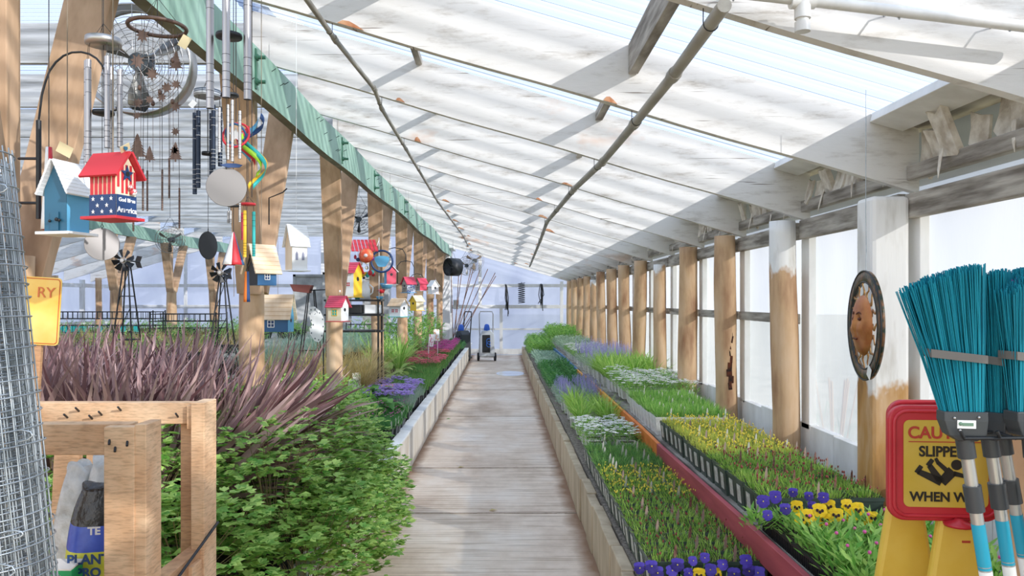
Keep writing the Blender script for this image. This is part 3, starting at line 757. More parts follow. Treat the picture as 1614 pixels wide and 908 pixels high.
row('potted_shrub', 'bushy green plant at the far end of the lower right bench', 'potted plant', 'bushy plants at the far end of the lower right bench', [41, 42], lambda s: clump(s, 'mid', 240, .17, .28, .06, .024), grid(LX2, 16.2, 20.2, .34, LZ))
row('potted_candytuft', 'white flowering candytuft clump on the raised staging', 'potted plant', 'white candytuft on the raised staging', [43, 44, 45], candy, grid(UX2, 7.0, 8.35, .175, UZ+.02), (TAGS[1], None))
row('potted_daylily', 'arching strap leaved green clump on the raised staging behind the candytuft', 'potted plant', 'strap leaved clumps on the raised staging', [46, 47], lambda s: straps(s, 'strap', 80, .2, .36, .013), grid(UX2, 8.45, 9.7, .24, UZ-.02))
row('potted_salvia', 'tall lavender purple flower spikes on the raised staging', 'potted plant', 'lavender purple spikes on the raised staging', [48, 49], lambda s: spikes(s, 'pale', 'lav', 13, .32), grid(UX2, 9.85, 12.0, .24, UZ-.02))
row('potted_candytuft', 'small white flowered plant far along the raised staging', 'potted plant', 'small white flowered plants far along the raised staging', [50, 51], candy, grid(UX2, 12.2, 14.0, .25, UZ-.02), (TAGS[1],))
row('potted_lambs_ear', 'pale green leafy pot far along the raised staging', 'potted plant', 'pale leafy pots far along the raised staging', [52, 53], lambda s: clump(s, 'pale', 200, .14, .12, .05, .024), grid(UX2, 14.2, 16.9, .28, UZ-.02), (TAGS[1],))
row('potted_shrub', 'bushy green plant at the far end of the raised staging', 'potted plant', 'bushy plants at the far end of the raised staging', [54, 55], lambda s: clump(s, 'mid', 240, .18, .30, .06, .024), grid(UX2, 17.1, 20.3, .34, UZ-.02))

# pansies
def pansy_flower(b, c, nrm, r, ca, cb, ce):
    n = Vector(nrm).normalized(); x = n.cross(Vector((0,0,1))).normalized(); y = x.cross(n)*-1; y = n.cross(x)*1
    if y.z < 0: y = -y
    c = Vector(c)
    for k, (ang, q, s, z) in enumerate(((2.2, .50, .62, 0), (.94, .50, .62, .0005), (3.5, .46, .56, .002), (-.36, .46, .56, .0025), (-1.57, .46, .70, .004))):
        b.mi = ca if k < 2 else cb
        pc = c+x*(math.cos(ang)*r*q)+y*(math.sin(ang)*r*q)+n*z; i0 = len(b.v); b.v.append(tuple(pc+n*.002)); m = 10
        for i in range(m):
            a = 2*PI*i/m; rr = r*s*(1+.09*math.sin(3*a+k)); b.v.append(tuple(pc+x*math.cos(a)*rr*1.05+y*math.sin(a)*rr*.92+n*(.003*math.sin(4*a+k*2)-.002)))
        for i in range(m): b.face((i0, i0+1+i, i0+1+(i+1) % m), True)
        if k >= 2 and ce is not None:
            b.mi = ce; pe = c+x*(math.cos(ang)*r*.36)+y*(math.sin(ang)*r*.36)+n*(z+.004); i0 = len(b.v); b.v.append(tuple(pe))
            for i in range(8): a = 2*PI*i/8; b.v.append(tuple(pe+x*math.cos(a)*r*.20+y*math.sin(a)*r*.24))
            for i in range(8): b.face((i0, i0+1+i, i0+1+(i+1) % 8))
    b.mi = 5; b.ball(tuple(c+n*.008), r*.11, 6, 4)
PM = [PET['yellow'], PET['violet'], PET['dviolet'], PET['eye'], PET['white'], PET['gold']]
def pansy(seed, spots, kinds, label, x, y, z, rz=0, leafs=90, H=.09, group=None, L=.05):
    random.seed(seed); t = thing('pansy', label, 'flower', (x, y, z), rz, group)
    b = MB(); bush_mb(b, leafs, .06, H, L, .015, 0, up=.7, inner=.3); b.build('foliage', LF['mid'], t)
    for (fx, fy, fz), k in zip(spots, kinds):
        f = MB(); nr = (rnd(-.35, .25)-x*.12, -1, rnd(.15, .6))
        if k == 'y': pansy_flower(f, (0,0,0), nr, rnd(.024, .029), 0, 0, 3)
        else: pansy_flower(f, (0,0,0), nr, rnd(.019, .027), 1, 2 if random.random() < .45 else 1, None)
        o = f.build('blossom', PM, t); o.location = (fx, fy, fz); 
        if k == 'y' : o['label'] = 'yellow pansy blossom with dark blotches'
        else: o['label'] = 'violet pansy blossom'
        s = MB(); s.tube([(fx*.4, fy*.4+.01, .01), (fx, fy+.012, fz*.8), (fx, fy+.006, fz)], .0014, 5, False); s.build('stem', LF['mid'], t)
def tray(x0, x1, y0, y1, z, label, h=.055):
    t = thing('plant_tray', label, 'tray', ((x0+x1)/2, (y0+y1)/2, z)); w, l = (x1-x0)/2, (y1-y0)/2
    b = MB(); b.box2((-w, -l, 0), (w, l, .006))
    for s in (-1, 1):
        b.box2((s*w-.004, -l, h-.012), (s*w+.004, l, h)); b.box2((-w, s*l-.004, h-.012), (w, s*l+.004, h))
        n = int(l*2/.017)
        for i in range(n+1): yy = -l+2*l*i/n; b.box((s*w, yy, h/2), (.005, .006, h))
        n = int(w*2/.017)
        for i in range(n+1): xx = -w+2*w*i/n; b.box((xx, s*l, h/2), (.006, .005, h))
    b.build('lattice', BLACKP, t); b = MB(); b.box2((-w+.008, -l+.008, .006), (w-.008, l-.008, h-.012)); b.build('soil', PEAT, t); return t
def ped(x, y, z, h=.012): pass
tray(1.14, 1.74, 2.42, 3.32, .547, 'black lattice tray of pansies at the near end of the raised staging')
tray(.63, 1.085, 2.5, 3.16, .312, 'black lattice tray of violet pansies on the lower right bench')
zt = .547+.043
U = []
# purple and yellow blooms stand at the back of the upper tray, green leaves in front
bl = [(1185+18, 790, 'p'), (1222, 783, 'p'), (1250, 776, 'p'), (1275, 782, 'p'), (1298, 784, 'p'), (1238, 802, 'p'), (1280, 797, 'p'), (1210, 812, 'p'),
      (1256, 798, 'y'), (1274, 812, 'y'), (1292, 804, 'y'), (1306, 797, 'y'), (1318, 811, 'y'), (1335, 796, 'y'), (1342, 814, 'y'), (1376, 816, 'y'), (1372, 830, 'y'), (1352, 802, 'y'), (1284, 826, 'y'), (1300, 818, 'y'), (1262, 818, 'y')]
spec = {}
for px, py, k in bl:
    Y = 3.17 if py < 800 else 3.06; p = at(px, py, Y)
    gx = round((p.x-1.2)/.11); spec.setdefault(gx, []).append((p, k))
names = {'p': 'violet pansy plant in the lattice tray on the raised staging', 'y': 'yellow pansy plant in the lattice tray on the raised staging'}
ordw = ['leftmost', 'second from the left', 'third from the left', 'fourth from the left', 'rightmost', 'last']
for i, gx in enumerate(sorted(spec)):
    L = spec[gx]
    for k in ('p', 'y'):
        q = [a for a in L if a[1] == k]
        if not q: continue
        x = 1.2+.11*gx; y = 3.24 if k == 'p' else 3.13
        pansy(100+i*2+(k == 'y'), [(a[0].x-x, a[0].y-y, a[0].z-zt) for a in q], [k]*len(q), names[k]+', '+ordw[i], x, y, zt, 0, 80, .08)
random.seed(44)
lead = None; b0 = []
for s in range(3):
    random.seed(200+s); t = thing('leafy_seedling', 'lush green unopened pansy plant in the near part of the raised tray', 'seedling', HID, 0, 'leafy unopened plants in the raised tray')
    b = MB(); bush_mb(b, 95, .075, .12, .062, .017, 0, up=.9, inner=.25); b.build('foliage', LF['mid'], t)
    f = MB(); f.mi = 0; f.ball((rnd(-.04, .04), rnd(-.04, .04), .125), .007, 6, 4); f.build('bud', PET['magenta'], t); b0.append(t)
random.seed(45); k = 0
for y in (2.52, 2.63, 2.74, 2.85, 2.96, 3.06):
    for x in (1.2, 1.31, 1.42, 1.53, 1.64):
        if y > 3.0 and x < 1.45: continue
        if k < 3: b0[k].location = (x, y, zt)
        else: dup(random.choice(b0), (x+rnd(-.01, .01), y+rnd(-.01, .01), zt), rnd(0, 6), rnd(.85, 1.05))
        k += 1
# lower pansies
bl = [(1008, 895, 'p'), (1027, 893, 'p'), (1036, 903, 'p'), (1059, 900, 'p'), (1092, 884, 'p'), (1111, 879, 'p'), (1085, 903, 'p'), (1120, 898, 'p'), (1139, 890, 'p'), (1176, 884, 'p'), (1180, 900, 'p'), (1195, 903, 'p'), (1102, 905, 'y'), (1128, 905, 'y'), (1157, 905, 'p'), (1068, 890, 'p')]
zb = .312+.043; spec = {}
for px, py, k in bl:
    p = at(px, py, 3.0); gx = int((p.x-.55)/.13); spec.setdefault(gx, []).append((p, k))
for i, gx in enumerate(sorted(spec)):
    x = min(1.02, max(.70, .615+.13*gx)); y = 3.06
    pansy(300+i, [(a[0].x-x, a[0].y-y, a[0].z-zb) for a in spec[gx]], [a[1] for a in spec[gx]], ('violet pansy plant ' if not any(a[1] == 'y' for a in spec[gx]) else 'violet and yellow pansy plant ')+'in the lower right tray, '+ordw[min(i, 5)], x, y, zb, 0, 60, .06)
for i, (x, y) in enumerate([(x, y) for y in (2.6, 2.75, 2.9) for x in (.72, .86, 1.0)]):
    dup(b0[i % 3], (x, y, zb), i*1.3, (.85,.85,.7), 'low pansy seedling in the shaded lower tray', 'leafy plants in the lower tray')

# ---- left side
# columbines: divided leaves on wiry stems
def columbine(seed, n=330, R=.30, H=.42):
    random.seed(seed); b = MB(); s = MB()
    for i in range(n):
        a = rnd(0, 6.28); t = math.acos(rnd(-.45, 1)); q = rnd(.62, 1.05)
        c = Vector((R*q*math.sin(t)*math.cos(a), R*q*math.sin(t)*math.sin(a), max(-.2, .12+H*q*math.cos(t))))
        out = Vector((math.cos(a), math.sin(a), rnd(-.1, .5))); 
        for k in (-1, 0, 1):
            d = (Matrix.Rotation(k*1.15+rnd(-.2, .2), 3, 'Z') @ out); d.z += rnd(-.35, .1)
            sc = rnd(.8, 1.25)
            nr = Vector((rnd(-.4, .4), rnd(-.4, .4), 1)); st = c+d*.016
            for kk in (-1, 0, 1):
                dd = Matrix.Rotation(kk*.62, 3, nr.normalized()) @ d.normalized()
                b.leaf(st, dd, nr, .042*sc*(1 if kk == 0 else .85), .026*sc, .08)
        if i % 5 == 0: s.tube([(c.x*.15, c.y*.15, 0), (c.x*.5, c.y*.5, c.z*.6), tuple(c)], .0016, 4, False)
    return b, s
cp = []
for sd_ in (1, 2, 3):
    t = thing('potted_columbine', 'lush green columbine in the dense leafy mass at the near end of the left bench', 'plant', HID, 0, 'columbines massed at the near left')
    b, s = columbine(sd_); b.build('foliage', LF['col'], t); s.build('stem', mat('reddish_stem', '#7a6a44', rough=.6), t)
    p = MB(); p.lathe([(.0, .0), (.075, 0), (.1, .17), (.104, .17), (.104, .185), (.094, .185), (.08, .17), (0, .165)], (0, 0, -.18), 16); p.build('pot', BLACKP, t); cp.append(t)
random.seed(12)
spots = [(-1.0, 3.3, .50), (-1.45, 3.1, .53), (-1.9, 3.2, .5), (-1.0, 3.85, .48), (-1.3, 3.75, .56), (-1.75, 3.8, .56), (-1.0, 4.45, .46), (-1.35, 4.4, .57), (-1.75, 4.5, .57), (-1.05, 5.0, .42), (-1.4, 5.05, .53), (-1.8, 5.1, .52), (-1.3, 5.6, .42), (-1.65, 5.7, .46), (-2.0, 5.8, .46), (-.78, 3.2, .30), (-.74, 3.65, .28), (-.74, 4.15, .26), (-.78, 4.65, .25), (-.85, 5.15, .24), (-1.15, 2.75, .45), (-1.6, 2.6, .45), (-2.1, 2.7, .45)]
for i, (x, y, z) in enumerate(spots):
    if i < 3: cp[i].location = (x, y, z)
    elif x < -.9: dup(cp[i % 3], (x, y, z), rnd(0, 6), (1.05, 1.05, rnd(.85, 1.0)))
    else:                                            # shoots trailing over the kerb, rooted in the mass behind
        t = dup(cp[i % 3], (x-.06, y, z), rnd(0, 6), (.92, .92, .8), 'green columbine shoots trailing over the left kerb into the aisle', 'columbine shoots trailing over the kerb')
        for ch in list(t.children):
            if ch.name.startswith('pot'): bpy.data.objects.remove(ch)
# purple flax
fp = []
for s in range(4):
    random.seed(400+s); t = thing('potted_flax', 'purple bronze sword leaved plant in the dense spiky row behind the wooden crate', 'plant', HID, 0, 'purple sword leaved plants behind the crate')
    b = MB(); grass_mb(b, 92, .11, .40, .74, .036, .42, .5, 4, .10); b.build('foliage', LF['purple'], t)
    p = MB(); p.lathe([(0, 0), (.085, 0), (.11, .2), (.115, .2), (.115, .215), (.104, .215), (.1, .2), (0, .19)], (0,0,-.08), 16); p.build('pot', BLACKP, t); fp.append(t)
random.seed(13); i = 0
for y, xs in ((3.3, (-2.35, -2.1, -1.85, -1.6)), (3.6, (-2.6, -2.33, -2.06, -1.79, -1.55)), (3.95, (-2.75, -2.45, -2.15, -1.87, -1.6)), (4.35, (-3.0, -2.7, -2.4, -2.1, -1.8)), (4.8, (-2.95, -2.62, -2.3, -1.98))):
    for x in xs:
        z = .60+rnd(-.03, .03)-max(0, x+1.95)*.18
        if i < 4: fp[i].location = (x, y, z); fp[i].rotation_euler.z = i
        else: dup(fp[i % 4], (x, y, z), rnd(0, 6), rnd(.92, 1.12))
        i += 1
# the outer flax leans over toward the aisle
for i, (x, y, z) in enumerate(((-1.5, 3.95, .62), (-1.45, 4.3, .64), (-1.5, 3.5, .60))):
    t = dup(fp[i], (x, y, z), i*2, 1.0, 'purple sword leaved plant leaning toward the aisle over the green mass', 'leaning purple plants'); t.rotation_euler = (0, .75+.1*i, rnd(-.4, .4))
b = MB(); b.box2((-3.08, 3.0, .31), (-1.42, 5.1, .50)); struct(b.build('staging_left', OLDW), 'low wooden staging under the purple plants')

# generic left bench plants
def lrow(name, label, cat, group, seeds, fn, spots, tags=(None,), m=BLACKP, sc=(.85, 1.12), **kw):
    P = mk(name, label, cat, group, seeds, fn, tags, m=m, **dict(KW, **kw)); place_pots(P, spots, '', '', jitter=.02, sc=sc)
LB = .325
def blossoms(leaf, pet, n=22, H=.17, L=.03, lw=.006, nl=150, fs=.011, up=1.2):
    def fn(seed):
        random.seed(seed); b = MB(); grass_mb(b, nl, .085, H*.45, H*.85, lw, .35, .4, 2); f = MB()
        for _ in range(n):
            a = rnd(0, 6.28); q = .1*math.sqrt(random.random()); c = Vector((q*math.cos(a), q*math.sin(a), H*rnd(.85, 1.1)))
            for k in range(5):
                aa = 2*PI*k/5; d = Vector((math.cos(aa), math.sin(aa), .35)); f.leaf(c, d, Vector((0,0,1)), fs, fs*.9, .05)
        return ((b, [LF[leaf]]), (f, [PET[pet]]))
    return fn
def g2(xs, y0, y1, dy): return grid(xs, y0, y1, dy, LB)
lrow('potted_campanula', 'purple flowering plant at the kerb of the left bench beside the broad dark leaves', 'potted plant', 'purple flowering plants on the left bench', [501, 502], blossoms('grey', 'purple', 52, .17, fs=.019), g2([-1.01, -1.2, -1.36], 7.75, 9.0, .17), (TAGS[1],))
lrow('potted_carnation', 'budding blue green carnation before the red flowers on the left bench', 'potted plant', 'blue green budding carnations on the left bench', [503, 504], blossoms('sedumd', 'bud', 3, .2, nl=230), g2([-1.0, -1.15, -1.3], 9.15, 11.4, .19), (TAGS[1], TAGS[0]))
lrow('potted_carnation', 'coral red flowering carnation on the left bench', 'potted plant', 'coral red carnations on the left bench', [505, 506], blossoms('sedumd', 'red', 44, .2, fs=.02), g2([-1.02, -1.22, -1.42], 11.5, 13.9, .21), (TAGS[1],))
lrow('potted_carnation', 'magenta flowering carnation beyond the coral red ones on the left bench', 'potted plant', 'magenta carnations on the left bench', [507, 508], blossoms('sedumd', 'magenta', 44, .22, fs=.022), g2([-1.02, -1.22, -1.42], 14.1, 17.2, .22), (TAGS[1],))
lrow('potted_dianthus', 'small sparse pink flowered plant at the kerb beside the columbines', 'potted plant', 'sparse pink flowered pots by the left kerb', [509, 510], blossoms('dark', 'magenta', 6, .12), g2([-1.0, -1.14], 6.55, 7.65, .15), (TAGS[1], None))
lrow('potted_herb', 'leafy green pot at the far end of the left bench kerb', 'potted plant', 'leafy pots at the far end of the left bench', [511], lambda s: clump(s, 'dark', 150), g2([-1.03, -1.25], 17.4, 20.0, .3))
def broad(leaf, n=16, L=.17, w=.085, R=.05):
    def fn(seed):
        random.seed(seed); b = MB()
        for _ in range(n):
            a = rnd(0, 6.28); d = Vector((math.cos(a), math.sin(a), rnd(.2, 1.0))); p0 = Vector((R*.4*math.cos(a), R*.4*math.sin(a), 0)); p = p0+d*.09
            b.tube([tuple(p0), tuple(p)], .003, 4, False)
            sv = Vector((-math.sin(a), math.cos(a), 0)); n_ = 6; pts = []; ws = []
            for i in range(n_+1):
                t = i/n_; pts.append(p+Vector((d.x*L*t, d.y*L*t, d.z*L*t-.12*t*t))); ws.append(w/2*math.sin(PI*min(.97, .08+.9*t))**.8)
            b.strip(pts, ws, sv)
        return b, [LF[leaf]]
    return fn
lrow('potted_hosta', 'broad leaved dark green hosta in front of the purple flowers on the left bench', 'potted plant', 'dark green hostas on the left bench', [512, 513], broad('hosta'), [(-1.32, 7.3, LB), (-1.5, 7.5, LB), (-1.28, 7.65, LB), (-1.55, 7.85, LB), (-1.4, 7.95, LB), (-1.18, 7.35, LB)], sc=(1.0, 1.3), s=.08, h=.16)
lrow('potted_hosta', 'yellow edged hosta beside the blue green carnations on the left bench', 'potted plant', 'yellow edged hostas on the left bench', [514, 515], broad('var', 18, .2, .1), [(-1.55, 10.0, LB), (-1.75, 10.3, LB), (-1.5, 10.5, LB), (-1.6, 12.6, LB), (-1.75, 12.9, LB)], sc=(1.0, 1.3), s=.08, h=.16)
lrow('potted_iris', 'upright sword leaved iris beside the fourth left post', 'potted plant', 'upright irises on the left bench', [516, 517], lambda s: straps(s, 'strap', 46, .45, .78, .024, .05), [(-1.52, 11.2, LB), (-1.7, 11.4, LB), (-1.85, 11.1, LB), (-1.6, 11.8, LB), (-2.0, 11.6, LB)], s=.09, h=.2)
lrow('potted_grass', 'feathery tan ornamental grass between the left posts', 'potted plant', 'tan ornamental grasses on the left bench', [518, 519], lambda s: straps(s, 'tan', 230, .4, .78, .005, .08), [(-1.55, 8.5, LB), (-1.95, 8.0, LB), (-1.75, 8.3, LB), (-2.0, 8.5, LB), (-1.85, 8.8, LB), (-1.6, 8.95, LB), (-2.15, 8.2, LB), (-1.7, 9.3, LB), (-2.45, 7.9, LB)], s=.09, h=.2)
lrow('potted_euphorbia', 'bright lime green leafy shrub behind the columbines', 'potted plant', 'lime green shrubs behind the columbines', [520, 521], lambda s: clump(s, 'strap', 420, .22, .42, .055, .019), [(-1.35, 6.2, LB), (-1.15, 5.9, LB), (-1.55, 6.6, LB), (-1.9, 6.55, LB), (-2.2, 6.7, LB), (-1.7, 6.95, LB), (-2.05, 7.1, LB), (-2.4, 7.2, LB), (-2.6, 6.7, LB), (-1.45, 7.0, LB), (-2.2, 6.2, LB), (-2.5, 6.2, LB)], s=.1, h=.2)
lrow('potted_shrub', 'tall bushy bright green shrub beside the far left posts', 'potted plant', 'tall bright shrubs beside the far left posts', [522, 523], lambda s: clump(s, 'mid', 620, .34, .78, .08, .03), [(-1.95, 13.3, LB), (-1.6, 14.0, LB), (-2.0, 14.6, LB), (-1.55, 15.2, LB), (-1.9, 16.2, LB), (-1.6, 17.2, LB), (-2.3, 12.8, LB), (-1.7, 18.4, LB)], s=.12, h=.24)
lrow('potted_thrift', 'silvery blue green grassy clump between the second and third left posts', 'potted plant', 'silvery grassy clumps between the left posts', [524, 525], lambda s: straps(s, 'grey', 120, .2, .42, .007, .09), [(-2.25-.33*i+.08*(j % 2), 8.7+.5*j, .685) for j in range(11) for i in range(3)], s=.09, h=.13)
lrow('potted_herb', 'mixed low green plant along the back edge of the left bench', 'potted plant', 'mixed low green plants at the back of the left bench', [526, 527], lambda s: clump(s, 'strap', 200, .16, .2, .05, .018), [(-2.8, 5.3+.4*j, LB) for j in range(11)]+[(-2.4, 5.3+.35*j, LB) for j in range(3)], s=.09, h=.18)
# the distant tables in the left half: yellowish and green fields
tz = .755
lrow('potted_grass', 'yellow green seedling clump on the wide tables beyond the purple plants', 'potted plant', 'yellow green seedlings on the wide left tables', [530, 531], lambda s: straps(s, 'tan', 90, .12, .32, .008, .14), [(-4.2-.42*i+rnd(-.08,.08), 6.4+.75*j, tz) for j in range(10) for i in range(12) if (i+j) % 3], s=.12, h=.12)
lrow('potted_herb', 'green leafy clump on the wide tables beyond the purple plants', 'potted plant', 'green leafy clumps on the wide left tables', [532, 533], lambda s: clump(s, 'mid', 150, .22, .26, .06, .024), [(-4.2-.42*i+rnd(-.08,.08), 6.4+.75*j, tz) for j in range(18) for i in range(14) if (i+j) % 3 == 0 or j > 9 and (i*j) % 2], s=.12, h=.12)
row('potted_candytuft', 'white flowered clump on the wide tables beyond the purple plants', 'potted plant', 'white flowered clumps on the wide left tables', [534], candy, [(-9.7+.6*i, 14.0+rnd(0, 3), tz) for i in range(8)], m=BLACKP, s=.12, h=.12)
# shrubs outside the film
for i, (x, y) in enumerate(((2.5, 4.6), (2.6, 4.2), (2.45, 5.6))):
    random.seed(600+i); t = thing('garden_shrub', ['grey green shrub outside the film beside the second right post', 'leaning grey green shrub outside the film near the sun plaque', 'small shrub outside the film beyond the second right post'][i], 'shrub', (x, y, -.07))
    b = MB(); bush_mb(b, 300, .28, 1.25-.2*i, .14, .012, 0, up=1.2); b.build('foliage', LF['grey'], t)
    s = MB(); stems_mb(s, 12, .22, 1.1, .006); s.build('stem', SAWN, t)
# ------------------------------------------------------------------ things
def roofz(x): return zr(x)+.30 if x > -1.5 else ZM+.33
def cord_to_roof(t, z0, m=DCORD, r=.0015, x=0, y=0, ztop=None):
    L = t.location; zt = (ztop if ztop is not None else roofz(L.x+x))-L.z
    b = MB(); b.cyl((x, y, z0), (x, y, zt), r, n=6); return b.build('hanging_cord', m, t)

# conduits slung under the rafters, PVC water pipe
def onroof(px, py, drop=.04):
    Y = F*(2.05+.291*1.94-drop-EH)/((VY-py)+.291*(px-VX)); return at(px, py, Y)
def pipe(pts, r, m, name, lab, cat='pipe'):
    P = [onroof(*p) for p in pts]; Q = []
    for i in range(len(P)-1):
        a, c = P[i], P[i+1]; n = max(2, int((c-a).length/.3))
        for k in range(n): Q.append(a.lerp(c, k/n))
    Q.append(P[-1]); b = MB(); b.tube(Q, r, 12)
    o = tag(b.build(name, m), lab, cat)
    for p in P[1:-1]: c = MB(); c.tube([p+Vector((0,-.03,0)), p+Vector((0,.03,0))], r*1.25, 10); c.build('coupling', m, o)
    w = MB()
    for y in RY:
        for i in range(len(Q)-1):
            if Q[i].y <= y < Q[i+1].y:
                p = Q[i].lerp(Q[i+1], (y-Q[i].y)/(Q[i+1].y-Q[i].y)); w.tube([p+Vector((r*1.1*math.cos(a), 0, r*1.1*math.sin(a))) for a in [PI*(-1+k/6) for k in range(7)]]+[p+Vector((r*1.1, 0, .06))], .0018, 5, False); w.tube([p+Vector((-r*1.1, 0, 0)), p+Vector((-r*1.1, 0, .06))], .0018, 5, False)
    w.build('wire_hanger', DKM, o); return o
pipe([(470, -20), (528, 62), (590, 140), (602, 172), (640, 235), (690, 318), (730, 372), (738, 388)], .0125, CONDUIT, 'conduit_pipe', 'thin grey conduit slung under the rafters toward the green beam')
pipe([(1142, 8), (1062, 118), (1000, 195), (950, 255), (905, 298), (862, 350), (852, 378), (835, 420)], .021, CONDUIT, 'conduit_pipe', 'thick open ended grey pipe slung under the middle of the roof')
t = thing('water_pipe', 'grey plastic water pipe with a capped tee at the top right', 'pipe', at(1265, 2, 2.2))
p0 = at(1265, 2, 2.2); b = MB(); b.tube([at(1120, -16, 2.2)-p0, at(1265, 0, 2.2)-p0, at(1660, 47, 2.2)-p0], .0165, 14); b.build('pipe_run', PVC, t)
b = MB(); b.cyl((0, 0, .02), (0, 0, -.05), .023, n=14); b.cyl((-.035, 0, 0), (.035, 0, 0), .022, n=14); b.build('tee_fitting', PVC, t)
b = MB(); b.cyl((0, 0, -.05), (0, 0, -.075), .0175, n=14); b.cyl((0, 0, -.06), (0, 0, -.088), .022, n=14); b.build('end_cap', PVC, t)
b = MB()
for x in (-.2, .28, .6): b.tube([(x, 0, -.02+.11*x*-1), (x+.0, .05, .03-.11*x), (x, .09, .02-.11*x)], .003, 6)
b.build('strap', GALV, t)

# wooden crate with bags
t = thing('pallet_crate', 'pale wooden crate knocked together from pallet boards at the near left', 'crate', (-.98, 1.8, 0)); O = Vector((-.98, 1.8, 0))
def cb(name, x0, x1, y0, y1, z0, z1, m=PALLET, lean=0):
    b = MB(); b.box(((x0+x1)/2-O.x, (y0+y1)/2-O.y, (z0+z1)/2), (x1-x0, y1-y0, z1-z0), (0, lean, 0)); return b.build(name, m, t, bevel=.002)
cb('front_rail', -1.20, -.79, 1.615, 1.655, 1.222, 1.288); cb('front_slat', -.829, -.765, 1.585, 1.610, .0, 1.287); cb('front_slat', -.7665, -.742, 1.588, 1.66, 0, 1.292, PALLET)
cb('front_slat', -1.16, -1.075, 1.595, 1.612, .0, 1.285)
cb('front_rail', -1.20, -.745, 1.615, 1.655, .55, .64, PALLETD); cb('front_rail', -1.20, -.745, 1.615, 1.655, .04, .13, PALLETD)
cb('rear_rail', -1.30, -.785, 2.0, 2.035, 1.226, 1.282); cb('corner_post', -.807, -.772, 1.975, 2.06, 0, 1.285); cb('corner_post', -.853, -.808, 2.02, 2.045, 0, 1.255, PALLETD)
cb('rail_block', -.822, -.806, 1.985, 2.04, 1.215, 1.277)
cb('rear_slat', -1.235, -1.165, 2.06, 2.078, .1, 1.26, lean=.05); cb('rear_slat', -1.125, -1.07, 2.06, 2.078, .1, 1.25)
cb('side_rail', -.822, -.782, 1.64, 2.02, .84, .905, PALLETD); cb('side_rail', -.822, -.782, 1.64, 2.02, .08, .15, PALLETD); cb('side_block', -.80, -.772, 1.90, 1.96, .80, .885)
cb('side_rail', -1.27, -1.23, 1.64, 2.02, 1.22, 1.28); 
for i in range(4): cb('deck_board', -1.22, -.80, 1.665+i*.088, 1.74+i*.088, .54, .56, PALLETD)
b = MB()
for i, (x, z) in enumerate(((-1.14, 1.243), (-1.11, 1.26), (-1.075, 1.24), (-1.05, 1.25), (-1.0, 1.262), (-.85, 1.245))): b.cyl((x-O.x, 1.998-O.y, z), (x-O.x+.004, 1.975-O.y, z+.012), .0028, n=5)
for x, z in ((-.817, 1.26), (-.805, 1.245), (-.78, 1.257)): b.cyl((x-O.x, 1.586-O.y, z), (x-O.x+.003, 1.578-O.y, z-.008), .0028, n=5)
b.build('nail', DKM, t)
b = MB(); b.tube([(-.80-O.x, 1.62-O.y, .80), (-.772-O.x, 1.86-O.y, .90), (-.768-O.x, 1.97-O.y, .93), (-.768-O.x, 2.06-O.y, .95)], .004, 5); b.build('wire_tie', DKM, t)

def bag(name, label, loc, w, tk, h, bands, rz=0, lean=0, seed=1, lump=.012):
    random.seed(seed); t = thing(name, label, 'bag', loc); t.rotation_euler = (0, lean, rz)
    b = MB(); n = 22; k = 40; ph = [rnd(0, 6) for _ in range(4)]
    for i in range(k+1):
        v = i/k; z = h*v; s = (math.sin(PI*min(.97, max(.03, v)))**.42)
        for j in range(n):
            a = 2*PI*j/n; ca, sa = math.cos(a), math.sin(a); c = abs(ca)**.7*(1 if ca > 0 else -1); d = abs(sa)**.8*(1 if sa > 0 else -1)
            lu = 1+lump*8*math.sin(3*a+v*9+ph[0])*.12+lump*5*math.sin(5*a-v*14+ph[1])*.12
            b.v.append((w/2*c*(.25+.75*s)*lu, tk/2*d*s*lu, z+lump*.5*math.sin(2*a+ph[2])*v))
    for i in range(k):
        v = (i+.5)/k; b.mi = [q for q, (lim, _) in enumerate(bands) if v <= lim][0]
        for j in range(n): l = (j+1) % n; b.face((i*n+j, i*n+l, (i+1)*n+l, (i+1)*n+j), True)
    b.face(tuple(range(n-1, -1, -1))); b.face(tuple(range(k*n, k*n+n)))
    b.build('sack', [m for _, m in bands], t); return t
SHINYB = mat('shiny_black_film', '#1f1d1c', '#4b463f', rough=.22, scale=18, bump=.7, bdist=.01); CLEARP = mat('cloudy_plastic', '#a5a6a2', '#d3d4d0', rough=.25, scale=16, bump=.8, bdist=.01)
BLUP = mat('blue_film', '#3b52b4', '#4c68c8', rough=.3, scale=20, bump=.3); YELP = mat('yellow_film', '#d8d53c', '#e6e255', rough=.3, scale=20, bump=.3)
g = bag('soil_bag', 'black blue and yellow plant soil bag inside the wooden crate', (-.925, 1.77, .56), .175, .11, .565, [(.745, YELP), (.86, BLUP), (1, SHINYB)], .1, .0, 3)
text('TE', .024, WHITE, g, (.006, -.068, .474), (PI/2, 0, .06), .0006, bold=.0008)
text('PLANT', .030, NAVY, g, (-.004, -.073, .412), (PI/2, 0, .0), .0006, bold=.001)
text('PRO', .028, NAVY, g, (-.004, -.074, .383), (PI/2, 0, .0), .0006, bold=.001)
b = MB()
for i in range(4): b.box((-.01, -.064, .350-i*.008), (.05, .001, .0025))
b.build('fine_print', NAVY, g)
bag('clear_bag', 'cloudy grey plastic bag leaning behind the soil bag, left side of the crate', (-1.08, 1.92, .56), .12, .1, .575, [(1, CLEARP)], -.2, .03, 5, .03)
bag('clear_bag', 'crumpled clear plastic bag behind the soil bag, beside the front slat', (-.955, 1.915, .56), .14, .1, .60, [(1, CLEARP)], .3, -.05, 6, .03)
